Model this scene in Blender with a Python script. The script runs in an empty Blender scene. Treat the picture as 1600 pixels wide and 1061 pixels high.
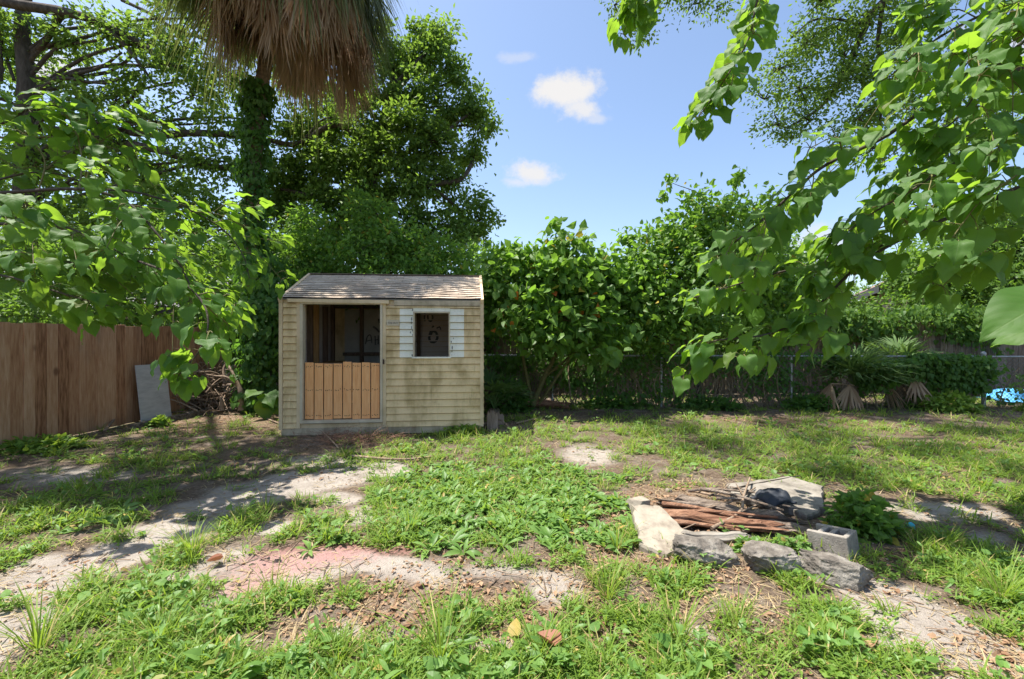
import bpy, math, random
import numpy as np
RG = np.random.default_rng(11)
rnd = random.Random(5)
SUNE, EXPO, CLOUD = 5.0, 1.08, 0.43
F, CX, HY, H = 711.0, 800.0, 525.0, 1.46      # lens in photo pixels, eye height in metres
scene = bpy.context.scene
COL = scene.collection

# ------------------------------------------------------------------ noise / ground
def _hash(ix, iy, iz, seed):
    h = (ix.astype(np.int64) * 374761393 + iy.astype(np.int64) * 668265263 + iz.astype(np.int64) * 2147483647 + seed * 974711)
    h = (h ^ (h >> 13)) * 1274126177
    h = h ^ (h >> 16)
    return (h & 0xFFFF) / 65535.0

def vnoise(x, y, z=0.0, seed=0):
    x = np.asarray(x, float); y = np.asarray(y, float); z = np.zeros_like(x) + z
    fx, fy, fz = np.floor(x), np.floor(y), np.floor(z)
    tx, ty, tz = x - fx, y - fy, z - fz
    tx = tx * tx * (3 - 2 * tx); ty = ty * ty * (3 - 2 * ty); tz = tz * tz * (3 - 2 * tz)
    r = 0
    for dx in (0, 1):
        for dy in (0, 1):
            for dz in (0, 1):
                w = (tx if dx else 1 - tx) * (ty if dy else 1 - ty) * (tz if dz else 1 - tz)
                r = r + w * _hash(fx + dx, fy + dy, fz + dz, seed)
    return r

def fbm(x, y, z=0.0, seed=0, o=4):
    a, s, t = 0.5, 0.0, 0.0
    x = np.asarray(x, float); y = np.asarray(y, float)
    for k in range(o):
        s = s + a * vnoise(x * 2 ** k, y * 2 ** k, np.asarray(z) * 2 ** k, seed + k); t += a; a *= 0.5
    return s / t

def gh(x, y):
    x = np.asarray(x, float); y = np.asarray(y, float)
    base = 0.07 * (fbm(x * 0.45, y * 0.45, 0, 3, 3) - 0.5) + 0.035 * (fbm(x * 2.1, y * 2.1, 0, 9, 3) - 0.5)
    return base * np.clip((18 - np.abs(y)) / 8, 0.2, 1)

def P(px, py, Y):
    return np.array([(px - CX) / F * Y, Y, H - (py - HY) / F * Y])

def G(px, py, dz=0.0):
    Y = F * H / (py - HY)
    X = (px - CX) / F * Y
    return np.array([X, Y, float(gh(X, Y)) + dz])

def smooth_line(pts, n):
    """Catmull-Rom through pts, n samples."""
    p = np.asarray(pts, float)
    if len(p) == 2: return p[0] + (p[1] - p[0]) * np.linspace(0, 1, n)[:, None]
    q = np.vstack([2 * p[0] - p[1], p, 2 * p[-1] - p[-2]])
    t = np.linspace(0, len(p) - 1 - 1e-6, n); i = t.astype(int); u = (t - i)[:, None]
    a, b, c, d = q[i], q[i + 1], q[i + 2], q[i + 3]
    return 0.5 * ((2 * b) + (c - a) * u + (2 * a - 5 * b + 4 * c - d) * u ** 2 + (3 * b - a - 3 * c + d) * u ** 3)

# ------------------------------------------------------------------ mesh builder
class MB:
    def __init__(s):
        s.v = []; s.f = []; s.n = 0; s.uv = []
    def add(s, v, f, mat=0, uv=None):
        v = np.asarray(v, float).reshape(-1, 3); f = np.asarray(f, np.int64)
        s.v.append(v); s.f.append((f + s.n, mat)); s.n += len(v)
        s.uv.append(uv if uv is not None else np.zeros((len(v), 2)))
        return s
    def build(s, name, mats, parent=None, smooth=False, uv=False):
        me = bpy.data.meshes.new(name)
        if s.n:
            V = np.concatenate(s.v).astype(np.float32)
            loops = np.concatenate([f.ravel() for f, m in s.f]).astype(np.int32)
            lens = np.concatenate([np.full(len(f), f.shape[1]) for f, m in s.f])
            mi = np.concatenate([np.full(len(f), m) for f, m in s.f]).astype(np.int32)
            st = np.concatenate([[0], np.cumsum(lens)[:-1]]).astype(np.int32)
            me.vertices.add(len(V)); me.vertices.foreach_set('co', V.ravel())
            me.loops.add(len(loops)); me.loops.foreach_set('vertex_index', loops)
            me.polygons.add(len(lens)); me.polygons.foreach_set('loop_start', st)
            me.polygons.foreach_set('material_index', mi)
            me.polygons.foreach_set('use_smooth', np.full(len(lens), smooth))
            me.update(calc_edges=True)
            me.validate()
            if uv:
                U = np.concatenate(s.uv).astype(np.float32)
                l = me.uv_layers.new(name='UVMap')
                l.data.foreach_set('uv', U[loops].ravel())
        if not isinstance(mats, (list, tuple)): mats = [mats]
        for m in mats: me.materials.append(m)
        o = bpy.data.objects.new(name, me); COL.objects.link(o)
        if parent is not None: o.parent = parent
        return o

def tag(o, label=None, cat=None, group=None, kind=None):
    if label: o['label'] = label
    if cat: o['category'] = cat
    if group: o['group'] = group
    if kind: o['kind'] = kind
    return o

def empty(name, loc, label, cat, group=None, rz=0.0):
    o = bpy.data.objects.new(name, None); COL.objects.link(o)
    o.location = [float(c) for c in loc]; o.rotation_euler = (0, 0, rz)
    o.empty_display_size = 0.1
    return tag(o, label, cat, group)

def reparent(o, root):
    """o was built in world coordinates; hang it under root (an Empty with translation only)."""
    o.parent = root
    o.location = [-c for c in root.location]
    return o

BOXF = np.array([[0, 3, 2, 1], [4, 5, 6, 7], [0, 1, 5, 4], [1, 2, 6, 5], [2, 3, 7, 6], [3, 0, 4, 7]])
def box(mb, a, b, mat=0):
    x0, y0, z0 = a; x1, y1, z1 = b
    mb.add([[x0, y0, z0], [x1, y0, z0], [x1, y1, z0], [x0, y1, z0], [x0, y0, z1], [x1, y0, z1], [x1, y1, z1], [x0, y1, z1]], BOXF, mat)

def beam(mb, p0, p1, w, h, up=(0, 0, 1), mat=0):
    p0 = np.asarray(p0, float); p1 = np.asarray(p1, float)
    d = p1 - p0; d /= np.linalg.norm(d)
    s = np.cross(d, up); s /= np.linalg.norm(s); u = np.cross(s, d)
    v = []
    for p in (p0, p1):
        for a, b in ((-1, -1), (1, -1), (1, 1), (-1, 1)):
            v.append(p + s * a * w / 2 + u * b * h / 2)
    mb.add(v, BOXF, mat)

def tube(mb, pts, rad, k=6, mat=0, jitter=0.0):
    p = np.asarray(pts, float); n = len(p)
    rad = np.broadcast_to(np.asarray(rad, float), (n,)) if np.ndim(rad) <= 1 else rad
    t = np.gradient(p, axis=0); t /= np.linalg.norm(t, axis=1)[:, None] + 1e-9
    ref = np.array([0.13, 0.21, 0.97]) if abs(t[0][2]) < 0.9 else np.array([0.97, 0.2, 0.1])
    s = np.cross(t, ref); s /= np.linalg.norm(s, axis=1)[:, None] + 1e-9
    u = np.cross(s, t)
    a = np.linspace(0, 2 * np.pi, k, endpoint=False)
    R = rad[:, None] * (1 + (RG.random((n, k)) - 0.5) * 2 * jitter)
    V = p[:, None, :] + R[..., None] * (np.cos(a)[None, :, None] * s[:, None, :] + np.sin(a)[None, :, None] * u[:, None, :])
    i = np.arange(n - 1)[:, None] * k; j = np.arange(k)[None, :]; j2 = (j + 1) % k
    Fq = np.stack([i + j, i + j2, i + k + j2, i + k + j], -1).reshape(-1, 4)
    mb.add(V.reshape(-1, 3), Fq, mat)
    if k >= 5:
        c0 = np.vstack([V[0], p[0][None]]); c1 = np.vstack([V[-1], p[-1][None]])
        jj = np.arange(k)
        mb.add(c0, np.stack([(jj + 1) % k, jj, np.full(k, k)], -1), mat)
        mb.add(c1, np.stack([jj, (jj + 1) % k, np.full(k, k)], -1), mat)

def unit(v): return v / (np.linalg.norm(v, axis=-1, keepdims=True) + 1e-9)

def frames(d, n):
    y = unit(d); x = unit(np.cross(y, n)); z = np.cross(x, y)
    return np.stack([x, y, z], -1)                          # N,3,3 columns

def scatter(mb, tmpl, pos, rot, scale, mat=0, uv=False):
    tv, tf = tmpl[0], tmpl[1]
    N = len(pos)
    if N == 0: return
    scale = np.asarray(scale, float)
    if scale.ndim == 1: scale = np.repeat(scale[:, None], 3, 1)
    V = np.einsum('nij,nvj->nvi', rot, tv[None] * scale[:, None, :]) + pos[:, None, :]
    off = (np.arange(N) * len(tv))[:, None, None]
    Fi = (tf[None] + off).reshape(-1, tf.shape[1])
    mb.add(V.reshape(-1, 3), Fi, mat, uv=np.tile(tmpl[2], (N, 1)) if uv else None)

# ------------------------------------------------------------------ leaf shapes
SMALL = (np.array([[0, 0, 0], [.27, .5, .07], [0, 1, -.06], [-.27, .5, .07]], float), np.array([[0, 1, 2], [0, 2, 3]]))
BLADE = (np.array([[-.03, 0, 0], [.03, 0, 0], [-.026, .45, .06], [.026, .45, .06], [0, 1, -.12]], float), np.array([[0, 1, 3, 2]]), )
def blade_tmpl(bend, w=0.03):
    ys = np.array([0, .35, .7, 1.0]); ws = np.array([w, w * .95, w * .65, w * 0.05]); z = -bend * ys ** 2
    v = []
    for y, ww, zz in zip(ys, ws, z): v += [[-ww, y, zz], [ww, y, zz]]
    f = [[2 * i, 2 * i + 1, 2 * i + 3, 2 * i + 2] for i in range(3)]
    return (np.array(v, float), np.array(f))
def heart9(droop=.2, fold=.25):
    v = np.array([[0, 0, 0], [0, .45, 0], [0, 1.05, 0], [.28, -.08, 0], [.44, .25, 0], [.3, .65, 0], [-.28, -.08, 0], [-.44, .25, 0], [-.3, .65, 0]], float)
    v[:, 2] = fold * np.abs(v[:, 0]) - droop * v[:, 1] ** 2
    return (v, np.array([[0, 3, 4, 1], [1, 4, 5, 2], [0, 1, 7, 6], [1, 2, 8, 7]]))
def big_leaf(droop, fold, wave, lobed=False, seed=0):
    ym = np.array([0, .1, .24, .4, .56, .72, .87, 1.0])
    ye = np.array([-.13, 0, .17, .35, .54, .72, .88, 1.0])
    w = np.array([.2, .37, .44, .445, .37, .24, .10, 0.004])
    if lobed: w = np.array([.2, .36, .43, .47, .30, .21, .10, 0.004])
    v = []; uv = []
    R_, C_ = 16, 7
    def cr(a):
        return smooth_line(np.column_stack([np.arange(8.0), a, np.zeros(8)]), R_)[:, 1]
    ym, ye, w = cr(ym), cr(ye), np.maximum(cr(w), .003)
    for i in range(R_):
        for c in np.linspace(-1, 1, C_):
            y = ym[i] + (ye[i] - ym[i]) * abs(c) ** 1.5
            x = c * w[i]
            z = fold * abs(x) * (1 - .5 * abs(c)) - droop * y ** 2 + wave * abs(c) * math.sin(i * .95 + (1 if c > 0 else 2.2) + seed) * .5
            v.append([x, y, z]); uv.append([c * .5 + .5, y])
    f = []
    for i in range(R_ - 1):
        for c in range(C_ - 1):
            a = i * C_ + c
            f.append([a, a + 1, a + C_ + 1, a + C_])
    return (np.array(v), np.array(f), np.array(uv))
BIG = [big_leaf(.18, .30, .06, False, 1), big_leaf(.38, .42, .09, False, 2), big_leaf(.10, .2, .08, True, 3), big_leaf(.55, .3, .05, False, 4), big_leaf(.28, .12, .1, True, 5)]
def rosette_leaf(bend=.35):
    ys = np.array([0, .25, .5, .75, 1.0]); w = np.array([.03, .09, .14, .12, .01])
    v = []
    for y, ww in zip(ys, w):
        z = .35 * y - bend * y ** 2 * 1.3
        v += [[-ww, y, z + .35 * ww], [0, y, z], [ww, y, z + .35 * ww]]
    f = []
    for i in range(4):
        a = i * 3
        f += [[a, a + 1, a + 4, a + 3], [a + 1, a + 2, a + 5, a + 4]]
    return (np.array(v, float), np.array(f))

# ------------------------------------------------------------------ materials
def new_mat(name):
    m = bpy.data.materials.new(name); m.use_nodes = True
    nt = m.node_tree; nt.nodes.clear()
    return m, nt
class NB:
    def __init__(s, nt): s.nt = nt
    def n(s, t, **kw):
        nd = s.nt.nodes.new(t)
        for k, v in kw.items():
            if k.startswith('i_'):
                nd.inputs[k[2:].replace('_', ' ')].default_value = v
            else: setattr(nd, k, v)
        return nd
    def l(s, a, b): s.nt.links.new(a, b)
    def noise(s, vec, scale, detail=4, rough=.55, dist=0):
        nd = s.n('ShaderNodeTexNoise'); nd.inputs['Scale'].default_value = scale; nd.inputs['Detail'].default_value = detail
        nd.inputs['Roughness'].default_value = rough; nd.inputs['Distortion'].default_value = dist
        if vec is not None: s.l(vec, nd.inputs['Vector'])
        return nd.outputs['Fac']
    def ramp(s, fac, stops):
        nd = s.n('ShaderNodeValToRGB'); e = nd.color_ramp.elements
        while len(e) > 1: e.remove(e[-1])
        e[0].position = stops[0][0]; e[0].color = tuple(stops[0][1]) + (1,) if len(stops[0][1]) == 3 else stops[0][1]
        for p, c in stops[1:]:
            x = e.new(p); x.color = tuple(c) + (1,)
        s.l(fac, nd.inputs['Fac']); return nd.outputs['Color']
    def mix(s, fac, a, b, mode='MIX'):
        nd = s.n('ShaderNodeMix', data_type='RGBA', blend_type=mode)
        for sock, v in ((nd.inputs['Factor'], fac), (nd.inputs[6], a), (nd.inputs[7], b)):
            if hasattr(v, 'node'): s.l(v, sock)
            elif isinstance(v, (int, float)): sock.default_value = v
            else: sock.default_value = tuple(v) + (1,)
        return nd.outputs[2]
    def math(s, op, a, b=None, c=None, clamp=False):
        nd = s.n('ShaderNodeMath', operation=op, use_clamp=clamp)
        for k, v in enumerate((a, b, c)):
            if v is None: continue
            if hasattr(v, 'node'): s.l(v, nd.inputs[k])
            else: nd.inputs[k].default_value = v
        return nd.outputs[0]
    def maprange(s, v, a, b, c=0.0, d=1.0):
        nd = s.n('ShaderNodeMapRange', interpolation_type='SMOOTHSTEP')
        s.l(v, nd.inputs[0])
        for k, x in zip((1, 2, 3, 4), (a, b, c, d)): nd.inputs[k].default_value = x
        return nd.outputs[0]
    def coords(s, kind='Object', scale=(1, 1, 1)):
        tc = s.n('ShaderNodeTexCoord'); mp = s.n('ShaderNodeMapping'); mp.inputs['Scale'].default_value = scale
        s.l(tc.outputs[kind], mp.inputs['Vector']); return mp.outputs['Vector']
    def bump(s, h, strength, dist=.02):
        nd = s.n('ShaderNodeBump'); nd.inputs['Strength'].default_value = strength; nd.inputs['Distance'].default_value = dist
        s.l(h, nd.inputs['Height']); return nd.outputs['Normal']
    def principled(s, col, rough=.8, normal=None, spec=.3, metal=0):
        nd = s.n('ShaderNodeBsdfPrincipled'); out = s.n('ShaderNodeOutputMaterial')
        if hasattr(col, 'node'): s.l(col, nd.inputs['Base Color'])
        else: nd.inputs['Base Color'].default_value = tuple(col) + (1,)
        if hasattr(rough, 'node'): s.l(rough, nd.inputs['Roughness'])
        else: nd.inputs['Roughness'].default_value = rough
        nd.inputs['Specular IOR Level'].default_value = spec; nd.inputs['Metallic'].default_value = metal
        if normal is not None: s.l(normal, nd.inputs['Normal'])
        s.l(nd.outputs[0], out.inputs[0]); return nd

def leaf_mat(name, dark, light, trans, tmix=.38, gloss=.5, rough=.42, uvveins=False, spots=None):
    m, nt = new_mat(name); b = NB(nt)
    geo = b.n('ShaderNodeNewGeometry')
    rp = geo.outputs['Random Per Island']
    pos = b.coords('Object')
    big = b.noise(pos, .9, 2)
    f = b.math('ADD', b.math('MULTIPLY', rp, .75), b.math('MULTIPLY', big, .5))
    f = b.math('SUBTRACT', f, .12, clamp=True)
    col = b.mix(f, dark, light)
    tcol = b.mix(f, [c * .75 for c in trans], trans)
    rp2 = b.math('FRACT', b.math('MULTIPLY', rp, 37.7))
    if spots:
        yl = b.maprange(rp2, 1 - spots[0], 1 - spots[0] + .01)
        col = b.mix(yl, col, spots[1]); tcol = b.mix(yl, tcol, spots[1])
    nrm = None
    if uvveins:
        tc = b.n('ShaderNodeTexCoord'); sp = b.n('ShaderNodeSeparateXYZ'); b.l(tc.outputs['UV'], sp.inputs[0])
        ax = b.math('ABSOLUTE', b.math('SUBTRACT', sp.outputs[0], .5))
        mid = b.maprange(ax, .0, .028, 1, 0)
        side = b.math('SUBTRACT', sp.outputs[1], b.math('MULTIPLY', ax, .75))
        wv = b.math('ABSOLUTE', b.math('SUBTRACT', b.math('FRACT', b.math('MULTIPLY', side, 6.5)), .5))
        sv = b.maprange(wv, .0, .07, .7, 0)
        vein = b.math('MAXIMUM', mid, sv)
        mot = b.noise(pos, 55, 3)
        holes = b.maprange(b.noise(pos, 17, 4, .6), .70, .735)
        col = b.mix(b.math('MULTIPLY', vein, .42), col, (.19, .29, .09))
        col = b.mix(b.math('MULTIPLY', mot, .35), col, [c * .6 for c in dark])
        tcol = b.mix(b.math('MULTIPLY', vein, .55), tcol, [c * .45 for c in trans])
        col = b.mix(b.math('MULTIPLY', holes, .75), col, (.15, .095, .03)); tcol = b.mix(b.math('MULTIPLY', holes, .75), tcol, (.12, .07, .02))
        h = b.math('SUBTRACT', b.math('MULTIPLY', wv, 1.2), b.math('MULTIPLY', mid, .8))
        nrm = b.bump(h, .22, .003)
    # paler underside
    col = b.mix(b.math('MULTIPLY', geo.outputs['Backfacing'], .45), col, [min(1, c * 1.5 + .02) for c in light])
    di = b.n('ShaderNodeBsdfDiffuse'); tr = b.n('ShaderNodeBsdfTranslucent'); gl = b.n('ShaderNodeBsdfGlossy')
    gl.inputs['Roughness'].default_value = rough
    b.l(col, di.inputs[0]); b.l(tcol, tr.inputs[0])
    m1 = b.n('ShaderNodeMixShader'); m1.inputs[0].default_value = tmix
    b.l(di.outputs[0], m1.inputs[1]); b.l(tr.outputs[0], m1.inputs[2])
    fr = b.n('ShaderNodeLayerWeight'); fr.inputs['Blend'].default_value = .5
    if nrm is not None:
        for nd in (di, gl, fr): b.l(nrm, nd.inputs['Normal'])
    m2 = b.n('ShaderNodeMixShader'); b.l(b.math('MULTIPLY', b.math('ADD', b.math('MULTIPLY', b.math('POWER', fr.outputs['Facing'], 4.0), .42), .045), gloss), m2.inputs[0])
    b.l(m1.outputs[0], m2.inputs[1]); b.l(gl.outputs[0], m2.inputs[2])
    out = b.n('ShaderNodeOutputMaterial'); b.l(m2.outputs[0], out.inputs[0])
    return m

def noise_mat(name, stops, scale=8, stretch=(1, 1, 1), rough=.85, bump=.3, bscale=None, bdist=.01, kind='Object', detail=6, spec=.25, island=0.0, metal=0, knots=0):
    m, nt = new_mat(name); b = NB(nt)
    v = b.coords(kind, stretch)
    n1 = b.noise(v, scale, detail, .62, .3)
    if island:
        geo = b.n('ShaderNodeNewGeometry')
        n1 = b.math('ADD', n1, b.math('MULTIPLY', b.math('SUBTRACT', geo.outputs['Random Per Island'], .5), island), clamp=True)
    col = b.ramp(n1, stops)
    if knots:
        vo = b.n('ShaderNodeTexVoronoi'); vo.inputs['Scale'].default_value = knots; b.l(b.coords(kind, (1, 1, .55)), vo.inputs['Vector'])
        col = b.mix(b.maprange(vo.outputs['Distance'], .05, .16, .8, 0), col, [c * .8 for c in stops[0][1]])
        low = b.noise(b.coords(kind, (1, 1, .6)), 1.6, 4, .6); col = b.mix(b.maprange(low, .52, .75, 0, .55), col, [.16, .135, .115])
    n2 = b.noise(v, (bscale or scale * 3), 6, .65)
    b.principled(col, rough, b.bump(n2, bump, bdist), spec, metal)
    return m

M = {}
M['tung'] = leaf_mat('broad_leaf', (.050, .130, .026), (.098, .200, .034), (.36, .60, .045), .48, .30, .52, True, spots=(.004, (.42, .13, .03)))
M['sapling'] = leaf_mat('sapling_leaf', (.065, .150, .022), (.145, .255, .042), (.29, .53, .05), .45, .4, .48, spots=(.02, (.42, .33, .04)))
M['oak'] = leaf_mat('oak_leaf', (.062, .120, .028), (.150, .245, .052), (.30, .48, .055), .45, .25, .5)
M['darkleaf'] = leaf_mat('dark_leaf', (.045, .110, .024), (.120, .205, .042), (.26, .46, .045), .43, .3, .5)  # darker green leaf of the shrubs, climbers and background trees
M['ivy'] = leaf_mat('ivy_leaf', (.040, .105, .022), (.095, .180, .036), (.20, .42, .04), .40, .35, .45)
M['grass'] = leaf_mat('grass_blade', (.115, .200, .028), (.220, .330, .055), (.38, .54, .05), .44, .25, .5, spots=(.10, (.46, .38, .16)))
M['weed'] = leaf_mat('weed_leaf', (.085, .185, .036), (.185, .315, .075), (.36, .56, .07), .40, .42, .45, spots=(.03, (.42, .32, .09)))
M['clover'] = leaf_mat('ground_leaf', (.095, .185, .028), (.210, .330, .060), (.38, .56, .05), .40, .3, .5, spots=(.05, (.40, .31, .10)))
M['frond'] = leaf_mat('palm_green', (.090, .125, .045), (.210, .240, .100), (.30, .36, .09), .34, .4, .45)
M['palmetto'] = leaf_mat('palmetto_green', (.055, .115, .035), (.135, .215, .065), (.22, .36, .06), .36, .35, .45)
M['deadfrond'] = leaf_mat('palm_dead', (.26, .16, .10), (.58, .44, .31), (.44, .28, .16), .34, .2, .5)
M['orangeleaf'] = leaf_mat('rusty_leaf', (.45, .10, .02), (.70, .26, .05), (.7, .25, .03), .45, .3, .5)
M['straw'] = leaf_mat('dry_straw', (.24, .17, .085), (.52, .41, .24), (.35, .26, .12), .25, .2, .55)
M['litter'] = leaf_mat('dry_leaf', (.17, .085, .045), (.44, .29, .18), (.35, .2, .09), .2, .15, .55)
M['bark'] = noise_mat('grey_bark', [(.25, (.035, .028, .022)), (.6, (.10, .082, .066)), (.85, (.17, .15, .125))], 14, (1, 1, .35), .95, .8, 40, .02)
M['twig'] = noise_mat('tan_twig', [(.3, (.12, .085, .05)), (.7, (.27, .21, .135))], 20, (1, 1, 1), .85, .3)
M['greentwig'] = noise_mat('young_twig', [(.3, (.10, .10, .035)), (.7, (.20, .17, .07))], 20, (1, 1, 1), .7, .2)
M['palmtrunk'] = noise_mat('palm_trunk', [(.25, (.11, .085, .06)), (.6, (.24, .18, .125)), (.85, (.33, .26, .19))], 9, (1, 1, 2.5), .95, .9, 26, .03)
M['stick'] = noise_mat('dead_stick', [(.25, (.12, .08, .055)), (.55, (.25, .18, .125)), (.85, (.38, .30, .23))], 22, (1, 1, 1), .9, .4, island=.35)
# ================================================================== GROUND
def blobs(lst, x, y, warp=.35, seed=0):
    wx = x + warp * 2 * (fbm(x * 1.3, y * 1.3, 0, 40 + seed, 3) - .5)
    wy = y + warp * 2 * (fbm(x * 1.3 + 9, y * 1.3 + 4, 0, 60 + seed, 3) - .5)
    out = np.zeros_like(x)
    for px, py, rx, ry, s in lst:
        Y = F * H / (py - HY); X = (px - CX) / F * Y
        a = rx * Y / F; c = ry * Y * Y / (F * H)
        out = np.maximum(out, s * np.exp(-(((wx - X) / a) ** 2 + ((wy - Y) / c) ** 2)))
    return out
SAND = [(20, 985, 80, 60, 1.2), (10, 920, 70, 40, 1.1), (110, 900, 69, 33, 1.15), (190, 860, 69, 30, 1.15), (265, 822, 69, 24, 1.15), (330, 790, 69, 21, 1.15), (395, 768, 69, 18, 1.15), (470, 752, 69, 16, 1.15), (545, 742, 57, 15, 1.15), (600, 733, 46, 13, 1.15), (345, 945, 45, 22, 1), (395, 912, 65, 28, 1.2), (460, 885, 85, 28, 1.2), (535, 868, 80, 20, 1.2), (610, 868, 50, 14, 1), (680, 905, 40, 16, .8), (640, 945, 40, 20, .7), (560, 985, 40, 20, .7), (500, 1030, 40, 20, .7), (760, 1010, 40, 25, .7), (850, 915, 40, 30, .9), (420, 820, 40, 14, .8), (530, 775, 40, 12, .8), (50, 965, 100, 50, 1), (0, 910, 60, 40, 1),
        
        (1520, 1020, 150, 60, 1.35), (1440, 965, 90, 40, 1.3), (1385, 925, 70, 35, 1.2), (1460, 800, 90, 18, .9), (1560, 845, 60, 16, .6), (930, 710, 60, 16, .7), (860, 920, 55, 38, .9), (745, 800, 40, 12, .5),
        (610, 970, 60, 30, .6), (770, 890, 70, 22, .7), (1090, 985, 55, 26, .6), (100, 740, 160, 22, .6), (500, 722, 90, 16, .6),
        (640, 890, 60, 30, .8), (330, 880, 60, 30, .8), (720, 1000, 50, 22, .6), (480, 1010, 60, 25, .6), (900, 980, 50, 22, .5), (560, 800, 40, 20, .7)]
LITTER = [(560, 945, 50, 18, .7), (600, 960, 80, 25, .9), (760, 930, 110, 34, 1), (680, 870, 60, 20, .8), (820, 970, 60, 30, .9), (450, 990, 60, 25, .7), (300, 990, 50, 25, .6), (960, 800, 40, 40, .9), (990, 880, 50, 30, .9), (1040, 930, 60, 30, .8), (930, 1000, 60, 30, .7), (1330, 660, 120, 12, .7), (1100, 700, 90, 12, .6), (1500, 740, 80, 14, .6), (330, 662, 130, 18, 1), (1090, 790, 120, 45, 1), (560, 950, 70, 35, .7), (700, 910, 70, 25, .6), (1170, 655, 110, 14, .8), (880, 648, 70, 10, .9), (620, 930, 90, 30, .8),
          (1080, 880, 80, 40, .8), (880, 870, 60, 40, .6), (900, 930, 60, 40, .7), (1480, 690, 120, 18, .6), (1190, 970, 60, 40, .7), (1400, 880, 70, 30, .6), (560, 700, 110, 15, .6), (1250, 705, 140, 16, .5), (1020, 800, 60, 60, .8), (1520, 1010, 90, 40, .5)]
GREEN = [(740, 760, 210, 60, 1), (840, 800, 140, 60, 1), (640, 830, 110, 45, 1), (760, 690, 80, 22, 1), (900, 690, 160, 22, .7), (1200, 690, 330, 42, 1.2), (1400, 720, 240, 50, 1.2), (1480, 850, 150, 35, .8), (900, 1000, 170, 60, .8), (1100, 1010, 200, 60, .95),
         (960, 900, 90, 60, .8), (200, 985, 120, 60, .9), (130, 795, 160, 28, .9), (220, 720, 90, 14, .7), (330, 830, 120, 45, .85), (440, 815, 90, 40, .9), (60, 690, 130, 16, .8), (400, 680, 60, 14, .6),
         (600, 1020, 160, 50, .8), (300, 1020, 140, 45, .9), (560, 770, 60, 22, .6), (1320, 700, 150, 30, .8), (420, 960, 80, 28, .7), (1250, 960, 90, 40, .8), (620, 700, 70, 14, .7), (780, 960, 100, 40, .7), (70, 860, 80, 22, .7)]
PINK = [(440, 885, 80, 26, 1.1), (385, 918, 60, 26, 1), (510, 870, 85, 20, 1.1), (590, 862, 60, 12, .8), (355, 945, 35, 20, .7)]
ROSE = [(760, 765, 190, 55, 1), (880, 790, 90, 40, 1), (650, 800, 80, 30, .7), (480, 850, 90, 40, .35), (300, 960, 160, 60, .3), (700, 860, 70, 30, .6), (1000, 960, 140, 60, .25), (180, 815, 80, 30, .5)]
def fields(x, y):
    sand = blobs(SAND, x, y, .16, 1); green = blobs(GREEN, x, y, .3, 2)
    n = fbm(x * 1.7, y * 1.7, 0, 21, 4)
    n2 = fbm(x * 5.5, y * 5.5, 0, 77, 4)
    n3 = fbm(x * 14, y * 14, 0, 55, 2)
    cover = np.clip(.385 + 1.1 * (n - .5) + 2.5 * (n2 - .5) + 1.1 * (n3 - .5) + .42 * green - .70 * sand - .30 * blobs(LITTER, x, y, .3, 3) - .9 * blobs([(1130, 806, 120, 38, 1)], x, y, .05, 3), 0, 1)
    litter = np.clip(blobs(LITTER, x, y, .3, 3) + .7 * (fbm(x * 2.3, y * 2.3, 0, 5, 3) - .45), 0, 1)
    return cover, sand, litter, blobs(PINK, x, y, .12, 4)

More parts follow.
